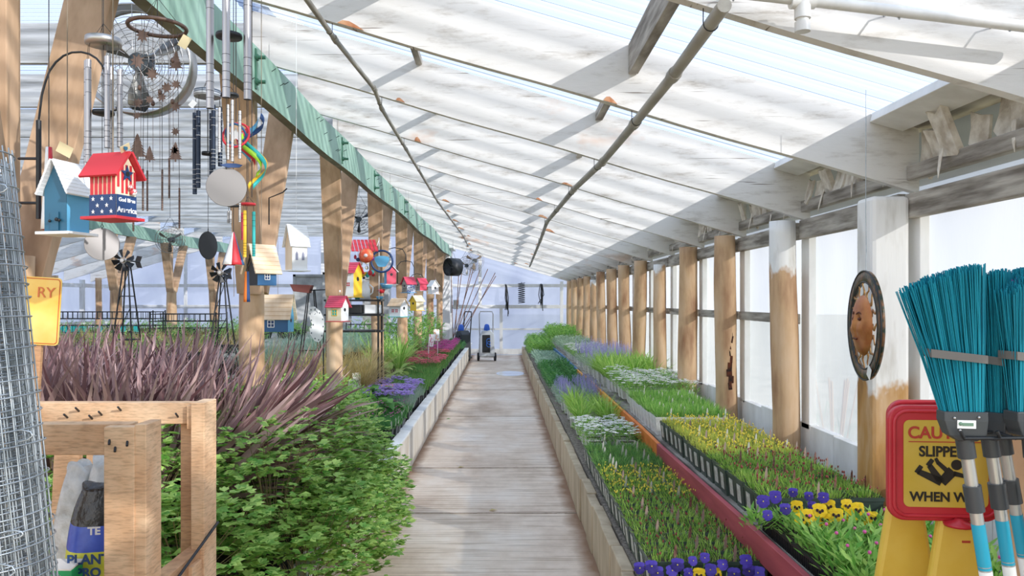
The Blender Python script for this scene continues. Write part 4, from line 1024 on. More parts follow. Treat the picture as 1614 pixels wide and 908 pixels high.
bag('fertilizer_bag', 'white and yellow bag seen between the front slat and the rear post of the crate', (-.865, 1.83, .56), .12, .08, .50, [(.7, YELP), (1, mat('white_film', '#d9dcd0', rough=.3, scale=20, bump=.4))], 0, -.22, 7)
t = thing('green_box', 'bright green cardboard box on the crate deck in front of the soil bag', 'box', (-.975, 1.69, .56))
gm = mat('green_card', '#1f9a5a', rough=.5); b = MB(); b.box((0, 0, .2), (.066, .045, .40)); b.build('carton', gm, t, bevel=.001)
b = MB(); b.box((-.0, .0, .404), (.064, .05, .004), (.12, 0, 0)); b.build('flap', mat('white_card', '#d8d2c8', rough=.8), t); b = MB(); b.box((.01, -.0235, .38), (.03, .001, .010)); b.build('label_strip', WTAG, t)

# roll of wire fencing
def wire_roll(loc, R, H, lean, seed, label, turns=4, pitch=.026, rr=.0014):
    random.seed(seed); t = thing('wire_roll', label, 'wire roll', loc); t.rotation_euler = (0, lean, 0)
    b = MB(); n = 30
    for k in range(turns):
        r = R*(1-.10*k); n = 30
        for i in range(n):
            a = 2*PI*i/n+k*.11; w = rnd(-.004, .004); b.tube([(r*math.cos(a), r*math.sin(a), 0), ((r+w)*math.cos(a+.02), (r+w)*math.sin(a+.02), H*.5), (r*math.cos(a), r*math.sin(a), H-k*.02)], rr, 4, False)
    b.build('upright_wires', GALV, t)
    b = MB()
    for k in range(turns):
        r = R*(1-.10*k); z = .02+k*.006
        while z < H-.01:
            q = r+rnd(-.001, .0045); zt = rnd(-.004, .004); ph = rnd(0, 6)
            b.tube([(q*math.cos(a), q*math.sin(a), z+zt*math.sin(a+ph)) for a in [2*PI*i/26 for i in range(26)]], rr, 4, False, True); z += pitch
    for i in range(16):                                         # sprung loops and cut ends
        a = rnd(-1.9, -.2); z = rnd(.9, H-.05); c = Vector((R*math.cos(a), R*math.sin(a), z)); s = rnd(.012, .026)
        b.tube([c+Vector((s*math.sin(u)*1.3, -s*.2, s*.5*(1-math.cos(u)))) for u in [i_*.7 for i_ in range(8)]], rr, 4, False)
    b.build('ring_wires', GALV, t); return t
wire_roll((-.694, 1.22, 0), .088, 1.80, -.108, 4, 'tall roll of galvanised wire mesh standing at the near left edge')
wire_roll((-.865, 1.42, 0), .075, 1.55, -.09, 8, 'second shorter roll of galvanised wire mesh behind the tall one', 3)

# yellow metal sign on a stake
t = thing('yellow_sign', 'faded yellow metal sign with red lettering behind the wire roll', 'sign', at(62, 490, 2.3)); t.rotation_euler = (0, .06, .05)
def rrect(w, h, r, n=6):
    P = []
    for cx, cy, a0 in ((w/2-r, h/2-r, 0), (-w/2+r, h/2-r, PI/2), (-w/2+r, -h/2+r, PI), (w/2-r, -h/2+r, 1.5*PI)):
        for i in range(n+1): a = a0+PI/2*i/n; P.append((cx+r*math.cos(a), cy+r*math.sin(a)))
    return P
b = MB(); b.prism(rrect(.125, .205, .012), (0, 0, 0), (1,0,0), (0,0,1), .002); b.build('plate', mat('faded_yellow', '#f2b93c', '#f7d67e', rough=.45, scale=6), t)
b = MB(); P = rrect(.115, .195, .009); b.tube([(x, -.003, z) for x, z in P], .0012, 4, False, True); b.build('border_line', mat('faded_red', '#d2632f', rough=.6), t)
text('RY', .045, mat('faded_red_text', '#d8763f', rough=.6), t, (.018, -.0035, .055), (PI/2, 0, 0), .0006)
b = MB(); b.box((0, .01, -.55), (.02, .012, 1.0)); b.build('stake', PALLETD, t)

# ---- birdhouses
def gable(b, w, d, h, rise, y0=None):
    b.prism([(-w/2, 0), (w/2, 0), (w/2, h), (0, h+rise), (-w/2, h)], (0, d/2, 0), (1,0,0), (0,0,1), d)
def birdhouse(label, loc, rz, w, d, h, rise, mb, mr, mbase, mg=None, ribs=6, over=.012, cord=True, hole=True, base=True, group=None, ztop=None, ribm=None, tagp=False, cordm=CORD):
    rz += math.atan2(-loc[0], loc[1]); t = thing('birdhouse', label, 'birdhouse', loc, rz, group); T = .004
    b = MB(); gable(b, w, d, h, rise); 
    b.build('body', mb, t, bevel=.001)
    if mg is not None:
        for s in (-1, 1):
            g = MB(); g.prism([(-w/2+.001, .001), (w/2-.001, .001), (w/2-.001, h), (0, h+rise-.001), (-w/2+.001, h)], (0, s*(d/2+.0005)+(.0008 if s > 0 else 0), 0), (1,0,0), (0,0,1), .0012); o = g.build('gable_wall', mg, t)
    r = MB(); sl = math.hypot(w/2, rise); ux, uz = (w/2)/sl, rise/sl; L = sl+over*1.6
    for s in (-1, 1):
        c0 = Vector((0, 0, h+rise+.003)); dn = Vector((s*ux, 0, -uz)); nn = Vector((s*uz, 0, ux))
        if ribs:
            for i in range(ribs):
                c = c0+dn*(L*(i+.5)/ribs)+nn*.004; r.box(c, (L/ribs*1.02, d+over*2.4, .006), (0, s*(math.atan2(uz, ux)-.10), 0))
        else: r.box(c0+dn*L/2+nn*.003, (L, d+over*2.4, .006), (0, s*math.atan2(uz, ux), 0))
    r.build('roof', mr, t)
    if base: b = MB(); b.box((0, 0, -.004), (w+.035, d+.03, .008)); b.build('floor_board', mbase, t, bevel=.001)
    if hole: b = MB(); b.cyl((0, -d/2-.001, h*.72), (0, -d/2-.0025, h*.72), w*.14, n=14); b.build('entry_hole', BLACKP, t)
    if cord: cord_to_roof(t, h+rise, cordm, .0016, ztop=ztop)
    if tagp: b = MB(); b.prism([(-.014, 0), (0, -.014), (.014, 0), (0, .014)], (0, -.02, h+rise+.05), (1,0,0), (0,0,1), .001); b.build('price_tag', WTAG, t)
    return t
def window(t, x, y, z, s, frame, glass, side, name='window'):
    # side: 'x+' or 'x-' (eave walls) or 'y-' (gable)
    b = MB(); q = .0016
    def put(du, dz, w_, h_):
        if side == 'y-': b.box((x+du, y-q, z+dz), (w_, .002, h_))
        else: b.box((x+(q if side == 'x+' else -q), y+du, z+dz), (.002, w_, h_))
    f = s*.12; put(0, s/2, s, f); put(0, -s/2, s, f); put(s/2, 0, f, s); put(-s/2, 0, f, s); put(0, 0, f*.8, s); put(0, 0, s, f*.8)
    o = b.build(name, frame, t); g = MB()
    if side == 'y-': g.box((x, y-.0006, z), (s, .001, s))
    else: g.box((x+(.0006 if side == 'x+' else -.0006), y, z), (.001, s, s))
    g.build('pane', glass, o)
t = birdhouse('teal and sky blue birdhouse with a white corrugated roof hanging at the near left', at(106, 367, 2.1), -.73, .072, .080, .115, .074, SKYB, WHITE, WHITE, DTEAL, 9, .014, hole=False)
b = MB(); b.box((.0, -.0452, .028), (.026, .0015, .05)); b.build('access_door', DTEAL, t)
b = MB(); b.ball((-.012, -.049, .028), .004); b.ball((.010, -.049, .032), .005); b.ball((.018, -.048, .03), .004); b.build('latch_knob', BLACKP, t)
b = MB(); b.box((.01, -.02, .225), (.04, .0015, .03), (.3, .5, .4)); b.build('paper_tag', PAPER, t)
t = birdhouse('stars and stripes birdhouse with a red roof beside the teal birdhouse', at(178, 343, 2.0), .80, .066, .084, .118, .046, CREAM, RED, RED, CREAM, 0, .016, hole=False, ztop=2.62)
w, d, h = .066, .084, .118
s = MB()
for i in range(6): s.box((-w/2-.0012, -d/2+.007+i*.014, .087), (.002, .008, .062))
for i in range(5): s.box((-w/2+.005+i*.014, -d/2-.0022, .098), (.007, .002, .075 if 0 < i < 4 else .045))
s.build('red_stripes', RED, t)
n = MB(); n.box((-w/2-.0012, 0, .028), (.0025, d, .056)); n.box((0, -d/2-.0022, .028), (w, .0025, .056)); n.build('blue_field', NAVY, t)
def star(b, o, ex, ey, r, t_=.001, k=.42): b.prism([(r*(1 if i % 2 == 0 else k)*math.sin(PI*i/5), r*(1 if i % 2 == 0 else k)*math.cos(PI*i/5)) for i in range(10)], o, ex, ey, t_)
s = MB()
for i, (u, v) in enumerate(((-.029, .045), (0, .045), (.029, .045), (-.015, .028), (.015, .028), (-.029, .012), (0, .012), (.029, .012))): star(s, (-w/2-.0026, u, v), (0,-1,0), (0,0,1), .0062)
s.build('white_star', WHITE, t)
s = MB(); star(s, (0, -d/2-.0036, .112), (1,0,0), (0,0,1), .022, .002); s.build('blue_star', NAVY, t); s = MB(); s.cyl((0, -d/2-.006, .112), (0, -d/2-.0065, .112), .0065, n=12); s.build('entry_hole', BLACKP, t)
text('God Bless', .0138, WHITE, t, (0, -d/2-.004, .043), (PI/2, 0, 0), .0004, bold=.0004); text('America', .0195, WHITE, t, (0, -d/2-.004, .017), (PI/2, 0, 0), .0004, bold=.0005)
s = MB(); s.ball((.014, -d/2-.012, .066), .009, 10, 6); s.ball((.004, -d/2-.012, .078), .007, 8, 5); s.build('carved_bird', mat('red_white_bird', '#d84a52', '#f0ece4', rough=.5, scale=120, lo=.48, hi=.52), t)
s = MB(); s.prism([(-.018, 0), (0, -.018), (.018, 0), (0, .018)], (-.012, -.05, .178), (1,0,.1), (.3,-.4,.8), .0012); o = s.build('paper_tag', PAPER, t); s = MB(); s.cyl((-.012, -.0522, .178), (-.012, -.053, .178), .007, n=12); s.build('tag_print', DTEAL, o)

t = birdhouse('dark gabled blue birdhouse with a pale plank roof before the second left post', at(412, 450, 3.2), -.95, .078, .092, .067, .10, BLUE, PWOOD, NAVY, BLACKP, 7, .016, hole=False, base=False)
window(t, .039, 0, .036, .024, WHITE, NAVY, 'x+'); b = MB()
b.tube([(-.02, -.05, .13), (.02, -.05, .08)], .001, 4); b.tube([(.02, -.05, .13), (-.02, -.05, .08)], .001, 4); b.build('twine_cross', CORD, t)
t = birdhouse('blue birdhouse with a yellowish plank roof half hidden behind the second left post', at(438, 523, 5.6), 1.13, .10, .20, .115, .155, BLUE, PWOOD, BLUE, SKYB, 6, .02, cord=True, base=False)
window(t, -.05, .03, .06, .05, WHITE, NAVY, 'x-')
t = birdhouse('white church shaped birdhouse with two arched windows and a ribbed roof', at(467, 426, 4.6), -1.05, .08, .10, .155, .115, WHITE, WHITE, WHITE, PWOOD, 9, .014, hole=False, cordm=WTAG)
for yy in (-.02, .022):
    b = MB(); b.prism([(-.008, -.025), (.008, -.025), (.008, .012), (0, .027), (-.008, .012)], (.0408, yy, .085), (0,1,0), (0,0,1), .002); b.build('arched_window', mat('grey_pane', '#8b8da0', rough=.4), t)
t = birdhouse('red roofed birdhouse with a green window hung on the third left post', at(533, 506, 7.28), .95, .12, .15, .15, .085, CREAM, PINK, RED, WHITE, 6, .02, base=True, tagp=True)
window(t, -.06, 0, .08, .055, YEL, TEAL, 'x-')
minis = [
 ('red roofed yellow birdhouse behind the third left post', (552, 468, 8.3), 1.0, .17, .19, .27, .10, WHITE, PINK, YEL, YEL),
 ('pale wood roofed white birdhouse with dark windows on the fifth left post', (628, 499, 9.85), .9, .15, .18, .15, .08, WHITE, PWOOD, TEAL, WHITE),
 ('small cream yellow birdhouse beside the pale roofed white one', (657, 489, 12.1), -.8, .14, .16, .15, .08, CREAM, CREAM, YEL, YEL),
 ('red roofed blue and white birdhouse under the curved hook', (644, 461, 11.0), -.9, .12, .15, .13, .09, mat('blue_white_check', '#4a6fb5', '#f0eeee', rough=.6, scale=60, lo=.49, hi=.51), PINK, SKYB, OLDW),
 ('small red roofed pink birdhouse between the far left posts', (664, 458, 13.2), -.9, .12, .15, .13, .08, PINK, PINK, WHITE, OLDW),
 ('white birdhouse with red hearts near the end of the left row', (683, 463, 14.5), .5, .15, .15, .15, .10, mat('white_red_spots', '#f2eeea', '#c4454d', rough=.6, scale=40, lo=.62, hi=.64), WHITE, WHITE, None),
 ('tall pink and teal birdhouse beside the hoop ornament', (615, 448, 9.2), .3, .12, .1, .16, .06, SKYB, WHITE, WHITE, PINK)]
for lab, (px, py, Y), rz, w, d, h, ri, mb, mr, mbs, mg in minis:
    t = birdhouse(lab, at(px, py, Y), rz, w, d, h, ri, mb, mr, mbs, mg, 5, .018, cordm=CORD, tagp=(w < .13))
    if rz > .4 and mb is WHITE: window(t, -w/2, -.03, h*.5, .045, WHITE, RED, 'x-'); window(t, -w/2, .03, h*.5, .045, WHITE, RED, 'x-', 'window')

# ---- wind chimes
def chime(label, loc, R, tubes, rt, mt, mlid=DKM, lid=.012, striker=None, sail=None, ztop=None, ring=False, name='wind_chime', smat=DKM):
    t = thing(name, label, 'wind chime', loc); b = MB()
    if ring: b.tube([(R*math.cos(a), R*math.sin(a), 0) for a in [2*PI*i/28 for i in range(28)]], .006, 8, False, True); b.build('ring', mlid, t)
    else: b.lathe([(0, lid/2), (R, lid/2), (R*1.02, 0), (R, -lid/2), (0, -lid/2)], n=28); b.build('top_disc', mlid, t)
    for i, (dx, dy, z0, z1) in enumerate(tubes):
        b = MB(); n = 14
        b.tube([(dx, dy, z0), (dx, dy, z1)], rt, n, False)
        b.tube([(dx, dy, z0), (dx, dy, z1)], rt*.8, n, False)
        o = b.build('tube', mt[i % len(mt)] if isinstance(mt, list) else mt, t)
        c = MB(); c.cyl((dx, dy, z0-.004), (dx*.9, dy*.9, 0), .0008, n=4); c.cyl((dx-rt, dy, z0-.004), (dx+rt, dy, z0-.004), .001, n=4); c.build('string', DCORD, o)
        g = MB()
        for z in [z0-(z0-z1)*f for f in (.08, .2, .32, .7, .76, .82, .88, .93)]: g.tube([(dx+rt*1.02*math.cos(a), dy+rt*1.02*math.sin(a), z) for a in [2*PI*k/12 for k in range(12)]], .0006, 4, False, True)
        g.build('engraved_band', WTAG if mt is DKM2 else DKM, o)
    if striker:
        r, z = striker; b = MB(); b.lathe([(0, .006), (r, .005), (r*1.03, 0), (r, -.005), (0, -.006)], (0, 0, z), 20); b.cyl((0, 0, z), (0, 0, 0), .001, n=5); b.build('striker', smat, t)
    if ztop is not False: cord_to_roof(t, 0, DCORD, .0012, ztop=ztop)
    for i in range(3): pass
    b = MB()
    for k in range(3): a = 2*PI*k/3+.4; b.cyl((R*.9*math.cos(a), R*.9*math.sin(a), 0), (0, 0, R*1.1), .0008, n=4)
    b.build('suspension_string', DCORD, t); return t
def pz(py, Y): return EH-(py-VY)*Y/F
def chime_px(label, px, py, Y, R, tl, rt, mt, **k):
    L = at(px, py, Y); tubes = []
    for i, (tx, y0, y1) in enumerate(tl):
        dx = (tx-px)*Y/F; dy = math.sqrt(max(0, (R*.8)**2-dx*dx))*(-1 if i % 2 else 1); tubes.append((dx, dy, pz(y0, Y)-L.z, pz(y1, Y)-L.z))
    if 'striker' in k and k['striker']: k['striker'] = (k['striker'][0], pz(k['striker'][1], Y)-L.z)
    return chime(label, L, R, tubes, rt, mt, **k)
chime_px('silver tube wind chime under a ribbed metal lid above the stars and stripes birdhouse', 163, 66, 2.2, .048, [(137, 96, 268), (146, 98, 258), (164, 100, 240), (177, 94, 236), (189, 110, 232)], .0078, ALU, mlid=STEEL, lid=.02, striker=(.029, 178))
t = chime_px('dark blue tube wind chime with a white tag before the second left post', 327, 148, 2.5, .042, [(307, 178, 306), (318, 178, 298), (327, 175, 306), (340, 168, 268), (347, 170, 262)], .0070, DKM2, mlid=mat('striped_lid', '#3a4450', '#b9bfc4', rough=.4, scale=30, stretch=(0,0,6), lo=.48, hi=.52), lid=.022, striker=(.018, 242))
b = MB(); b.prism([(-.015, 0), (0, -.015), (.015, 0), (0, .015)], (-.03, -.045, -.045), (1,0,.2), (0,.1,1), .001); b.build('paper_tag', WTAG, t)
chime_px('large silver wind chime reaching above the top of the picture', 361, -95, 2.0, .056, [(331, -60, 171), (366, -60, 161), (390, -60, 157)], .0098, ALU, striker=(.033, 57))
chime_px('small bright wind chime with thin tubes beside the ribbon spinner', 362, 150, 2.35, .026, [(356, 163, 250), (369, 160, 256), (378, 175, 250), (346, 170, 240)], .0048, STEEL, lid=.008)
chime_px('tiny silver wind chime hanging below the round steel disc', 368, 325, 2.7, .02, [(360, 333, 352), (366, 333, 352), (378, 320, 350)], .0045, STEEL, lid=.006)
t = chime_px('rusted metal wind chime with cut out trees and leaves under a flat ring', 248, 43, 2.2, .078, [(222, 265, 330), (241, 272, 336), (252, 243, 308), (268, 272, 335), (273, 293, 358), (218, 300, 366)], .0026, BRONZE, mlid=BRONZE, ring=True)
def fir(b, c, s):
    P = []; 
    for i in range(7): y = 1-i/6.5; x = .08+.42*i/7; P += [(x, y-.08), (x*.62, y-.05)]
    P = [(0, 1.05)]+P+[(.05, .02), (.05, -.12)]; P = P+[(-x, y) for x, y in P[:0:-1]]
    b.prism([(x*s, y*s) for x, y in P], c, (1,0,0), (0,0,1), .001)
def leafcut(b, c, s, rot=0):
    P = [(0, -1), (.15, -.5), (.7, -.6), (.45, -.2), (1, .1), (.5, .2), (.6, .7), (.2, .45), (0, 1), (-.2, .45), (-.6, .7), (-.5, .2), (-1, .1), (-.45, -.2), (-.7, -.6), (-.15, -.5)]
    b.prism([((x*math.cos(rot)-y*math.sin(rot))*s, (x*math.sin(rot)+y*math.cos(rot))*s) for x, y in P], c, (1,0,0), (0,0,1), .001)
L = t.location
for px, py, s, k in ((222, 250, .065, 't'), (241, 255, .04, 't'), (272, 250, .05, 't'), (273, 105, .05, 't'), (270, 235, .018, 'l'), (222, 165, .02, 'l'), (245, 120, .026, 'l'), (258, 135, .024, 'l'), (272, 165, .022, 'l'), (222, 100, .03, 'l'), (241, 160, .018, 'l'), (272, 205, .018, 'l'), (250, 150, .02, 'l'), (230, 60, .028, 'l'), (273, 130, .02, 'l'), (221, 185, .016, 'l')):
    b = MB(); c = at(px, py, 2.2)-L; c.y = -.02 if px < 250 else .02
    if k == 't': fir(b, c, s)
    else: leafcut(b, c, s*.8, px)
    b.build('tree_cutout' if k == 't' else 'leaf_cutout', BRONZE, t)
b = MB()
for px in (222, 241, 252, 268, 273): b.cyl(at(px, 45, 2.2)-L, at(px, 270, 2.2)-L, .0007, n=4)
for px, py in ((220, 138), (222, 160), (241, 163), (252, 145), (272, 160), (272, 95)): b.ball(at(px, py, 2.2)-L, .006, 8, 5, (1,1,1.4))
b.build('beaded_strand', BRONZE, t)
b = MB(); b.prism([(-.014, -.018), (.014, -.018), (.014, .018), (-.014, .018)], at(291, 66, 2.18)-L, (.85,0,-.5), (.5,0,.85), .001); b.build('paper_tag', PAPER, t)

def disc(label, px, py, Y, rx, rz_, m, yaw=0):
    t = thing('hanging_disc', label, 'disc', at(px, py, Y), yaw+math.atan2(VX-px, F))
    R = rz_; b = MB(); b.lathe([(0, -.0015), (R*.985, -.0015), (R, 0), (R*.985, .0015), (0, .0015)], n=40, axis='Y', smooth=False); b.build('plate', m, t)
    b = MB(); b.tube([(0, -.003, R-.004), (-.004, -.002, R+.006), (0, 0, R+.012), (.004, .002, R+.006), (0, .003, R-.002)], .0012, 5); b.build('hook', DKM, t); cord_to_roof(t, R+.012, DCORD, .001); return t
MIRR = mat('satin_mirror', '#8b8784', rough=.45, metal=.85)
t = disc('large round satin steel disc hanging before the second left post', 357, 295, 2.0, .05, .051, MIRR)
b = MB(); b.prism([(-.028, .004), (-.008, -.002), (.02, .0), (.028, .007), (.01, .010), (-.012, .009)], (.012, -.004, .052), (1,0,0), (0,0,1), .006); b.build('blue_clip', NAVY, t)
disc('round satin steel disc hanging below the stars and stripes birdhouse', 161, 385, 2.3, .05, .049, MIRR, .15)
disc('dark oval looking disc turned aside, left of the tricolour windsock', 328, 387, 2.6, .028, .048, DKM, .9)

# ribbon spinner, star ring, tube chime of many colours, windsocks
t = thing('ribbon_spinner', 'rainbow ribbon twist spinner in front of the second left post', 'wind spinner', at(397, 240, 2.7))
for k, (m, z0, z1, nm) in enumerate(((NAVY, .13, .02, 'blue ribbon'), (SKYB, .12, -.03, 'light blue ribbon'), (RED, .09, -.05, 'red ribbon'), (LIME, .06, -.08, 'lime ribbon'), (TEAL, .04, -.12, 'teal ribbon'), (YEL, -.0, -.13, 'yellow ribbon'))):
    b = MB(); pts = []; sd2 = []; ws = []
    for i in range(17):
        u = i/16; a = k*1.05+u*3.6; r = .052*math.sin(PI*(.15+.8*u))**.7; z = z0+(z1-z0)*u
        pts.append(Vector((r*math.cos(a), r*math.sin(a)*.8, z))); sd2.append(Vector((.25*math.cos(a), 0, 1)).normalized()); ws.append(.010)
    b.strip(pts, ws, sd2); o = b.build('ribbon', m, t); o['label'] = nm; md = o.modifiers.new('s', 'SOLIDIFY'); md.thickness = .001
b = MB(); b.cyl((0, 0, -.16), (0, 0, .15), .0015, n=6); b.build('spindle', DKM, t); cord_to_roof(t, .15)
t = thing('star_spinner', 'red white and blue ring spinner with a star beside the rainbow spinner', 'wind spinner', at(372, 213, 2.62)); b = MB()
b.tube([(.045*math.cos(a), .02*math.sin(a), .045*math.sin(a)) for a in [2*PI*i/28 for i in range(28)]], .004, 8, False, True); b.build('outer_ring', RED, t)
b = MB(); b.tube([(.034*math.cos(a), -.02*math.sin(a), .034*math.sin(a)) for a in [2*PI*i/28 for i in range(28)]], .004, 8, False, True); b.build('inner_ring', BLUE, t)
b = MB(); star(b, (0, 0, 0), (1,0,0), (0,0,1), .028, .002); b.build('star', WHITE, t); cord_to_roof(t, .045)
chime_px('wind chime with pink yellow and teal tubes under a red ring', 391, 322, 2.9, .028, [(382, 335, 378), (389, 333, 406), (398, 333, 404)], .0062, [PINK, YEL, TEAL], mlid=RED, lid=.008)
def windsock(label, px, py, Y, R0, R1, H, cols, yaw=0, tail=0):
    t = thing('windsock', label, 'windsock', at(px, py, Y), yaw); n = len(cols)
    for k, m in enumerate(cols):
        b = MB(); q = 5
        for i in range(9):
            v = i/8
            for j in range(q+1):
                a = 2*PI*(k+j/q)/n; r = R0+(R1-R0)*v; b.v.append((r*math.cos(a), r*math.sin(a), -H*v))
        for i in range(8):
            for j in range(q): a = i*(q+1)+j; b.face((a, a+1, a+q+2, a+q+1), True)
        o = b.build('panel', m, t); md = o.modifiers.new('s', 'SOLIDIFY'); md.thickness = .001
    if tail: b = MB(); b.tube([(0, 0, -H), (.003, 0, -H-tail*.6), (0, .003, -H-tail)], .0012, 5); b.build('tail_string', CORD, t)
    cord_to_roof(t, 0); return t
windsock('red white and blue cone windsock left of the second left post', 368, 366, 2.9, .002, .04, .125, [BLUE, WHITE, RED, BLUE, WHITE, RED], -.35, .12)
windsock('red white and blue windsock hidden behind the teal birdhouse', 77, 232, 2.4, .008, .022, .26, [BLUE, RED, WHITE, RED], .4)
windsock('striped tail of orange yellow and teal ribbons hanging before the second left post', 389, 428, 3.0, .007, .012, .12, [TEAL, YEL, mat('orange_cloth', '#e07a2c', rough=.7), NAVY], .3)
b = MB(); t = thing('wall_clock', 'x', 'x') if False else None

# arched hanging hook on the nearest left post
t = thing('plant_hook', 'black arched plant hook fixed to the nearest left post', 'hook', at(62, 340, 2.42)); L = t.location
q = [(60, 345), (61, 190), (66, 150), (78, 112), (100, 88), (128, 82), (152, 92), (166, 115), (171, 150), (175, 170), (182, 174), (186, 166)]
b = MB(); q = [q[0], q[1]]+[(q[i][0]*.5+q[i+1][0]*.5+(q[i][0]-(q[i-1][0]+q[i+1][0])/2)*.25, q[i][1]*.5+q[i+1][1]*.5+(q[i][1]-(q[i-1][1]+q[i+1][1])/2)*.25) if k else q[i] for i in range(2, len(q)-1) for k in (0, 1)]+[q[-1]]; b.tube([at(x, y, 2.42)-L for x, y in q], .0034, 8); b.build('rod', DKM, t); b = MB(); b.cyl(at(61, 345, 2.42)-L, at(61, 190, 2.42)-L, .008, n=10); b.cyl(at(61, 250, 2.42)-L, at(30, 250, 2.5)-L, .005, n=6); b.cyl(at(61, 320, 2.42)-L, at(30, 320, 2.5)-L, .005, n=6); b.build('bracket', DKM, t)
for i, (px, py, Y, w, lab) in enumerate(((632, 392, 10.6, 35, 'thin curved plant hook above the blue and white birdhouse'), (655, 412, 12.0, 26, 'thin plant hook with a square arm between the far left posts'), (672, 432, 13.6, 22, 'thin plant hook on the last left posts'))):
    s = Y/F; t = thing('plant_hook', lab, 'hook', (-1.62, Y-.2, EH+(VY-py)*s)); b = MB(); L = w*s
    b.tube([(-.03, (-.3, .70, -.80)[i], -.35), (0, 0, -.35), (0, 0, -.08), (L*.2, 0, -.02), (L*.5, 0, 0), (L*.85, 0, -.02), (L, 0, -.1), (L, 0, -.2)], .006, 6); b.build('rod', DKM, t)
t = thing('plant_hook', 'thin black bracket arm holding the white church birdhouse', 'hook', at(424, 312, 4.85)); b = MB(); b.tube([(0, 0, -.17), (0, 0, 0), (.16, -.25, 0), (.19, -.27, .02)], .004, 6); b.build('rod', DKM, t)

# ---- fans
def fan(label, loc, R, yaw, pitch=0, depth=.12, nb=3, mb=DKM, drum=False, n=10, cordz=True, bm=None):
    t = thing('greenhouse_fan', label, 'fan', loc); t.rotation_euler = (pitch, 0, yaw)
    b = MB()
    if drum: b.lathe([(R, -depth/2), (R*1.02, -depth/2), (R*1.02, depth/2), (R, depth/2), (R, -depth/2)], n=36, axis='Y')
    for y in (-depth/2, depth/2):
        for r in [R*f for f in ([1, .8, .6, .42, .25] if not drum else [1, .88, .76, .64, .52, .4, .28])]: b.tube([(r*math.cos(a), y*(1.25-.25*r/R), r*math.sin(a)) for a in [2*PI*i/32 for i in range(32)]], .0035 if r == R else .0018, 5, False, True)
        for k in range(12): a = 2*PI*k/12; b.tube([(R*.15*math.cos(a), y*1.22, R*.15*math.sin(a)), (R*math.cos(a), y, R*math.sin(a))], .002, 5, False)
    b.build('cage', mb, t)
    b = MB()
    for k in range(nb):
        a0 = 2*PI*k/nb+.5
        for i in range(6):
            pass
        P = [];
        for f, wd in ((.14, .10), (.35, .30), (.6, .42), (.82, .40), (.92, .2)):
            P.append((f*R, wd*R))
        i0 = len(b.v)
        for f, wd in P:
            for s in (-1, 1):
                a = a0+s*wd/max(f, .2)/2*.8; b.v.append((f*math.cos(a), s*depth*.22, f*math.sin(a)))
        for i in range(len(P)-1): c = i0+2*i; b.face((c, c+1, c+3, c+2), True)
    o = b.build('blade', bm or DKM, t); md = o.modifiers.new('s', 'SOLIDIFY'); md.thickness = .004
    b = MB(); b.cyl((0, -.02, 0), (0, depth*.5+.08, 0), R*.17, n=18); b.box((0, depth*.5+.06, R*.16), (R*.3, R*.26, R*.14)); b.build('motor', mat('grey_motor', '#4b555c', rough=.5), t)
    if cordz:
        b = MB(); zt = roofz(loc[0])-loc[2]; 
        for s in (-1, 1): b.cyl((s*R*.5, 0, R*.86), (s*.02, 0, min(zt, R*1.6)), .003, n=5)
        b.cyl((0, 0, min(zt, R*1.6)), (0, 0, zt), .003, n=5); b.build('chain', DKM, t)
    return t
fan('big drum fan hanging behind the wind chimes at the upper left', at(218, 98, 4.4), .30, .2, .12, .2, 3, STEEL, True, bm=mat('fan_blade', '#8c8a85', rough=.4, metal=.8))
fan('small three bladed cage fan hanging on the far left row', at(268, 378, 10.0), .175, .1, 0, .1, 3, mat('fan_wire', '#8a8578', rough=.5, metal=.5), bm=mat('fan_blade_dark', '#4b443c', rough=.5))
fan('black cage fan behind the third left post', at(566, 346, 10.5), .2, .3, 0, .12, 3, DKM)
fan('black drum fan hanging near the end wall', at(714, 421, 17.4), .2, -.9, 0, .28, 3, DKM, True)
fan('wire cage fan beside the black drum fan near the end wall', at(736, 419, 17.9), .22, .2, 0, .1, 3, mat('cage_grey', '#8c867c', rough=.5, metal=.6), bm=STEEL)
fan('wire cage fan nearest the stakes at the end wall', at(747, 411, 18.6), .24, -.3, 0, .12, 3, mat('cage_tan', '#9a9080', rough=.5, metal=.6), bm=mat('tan_blade', '#a08c74', rough=.5))

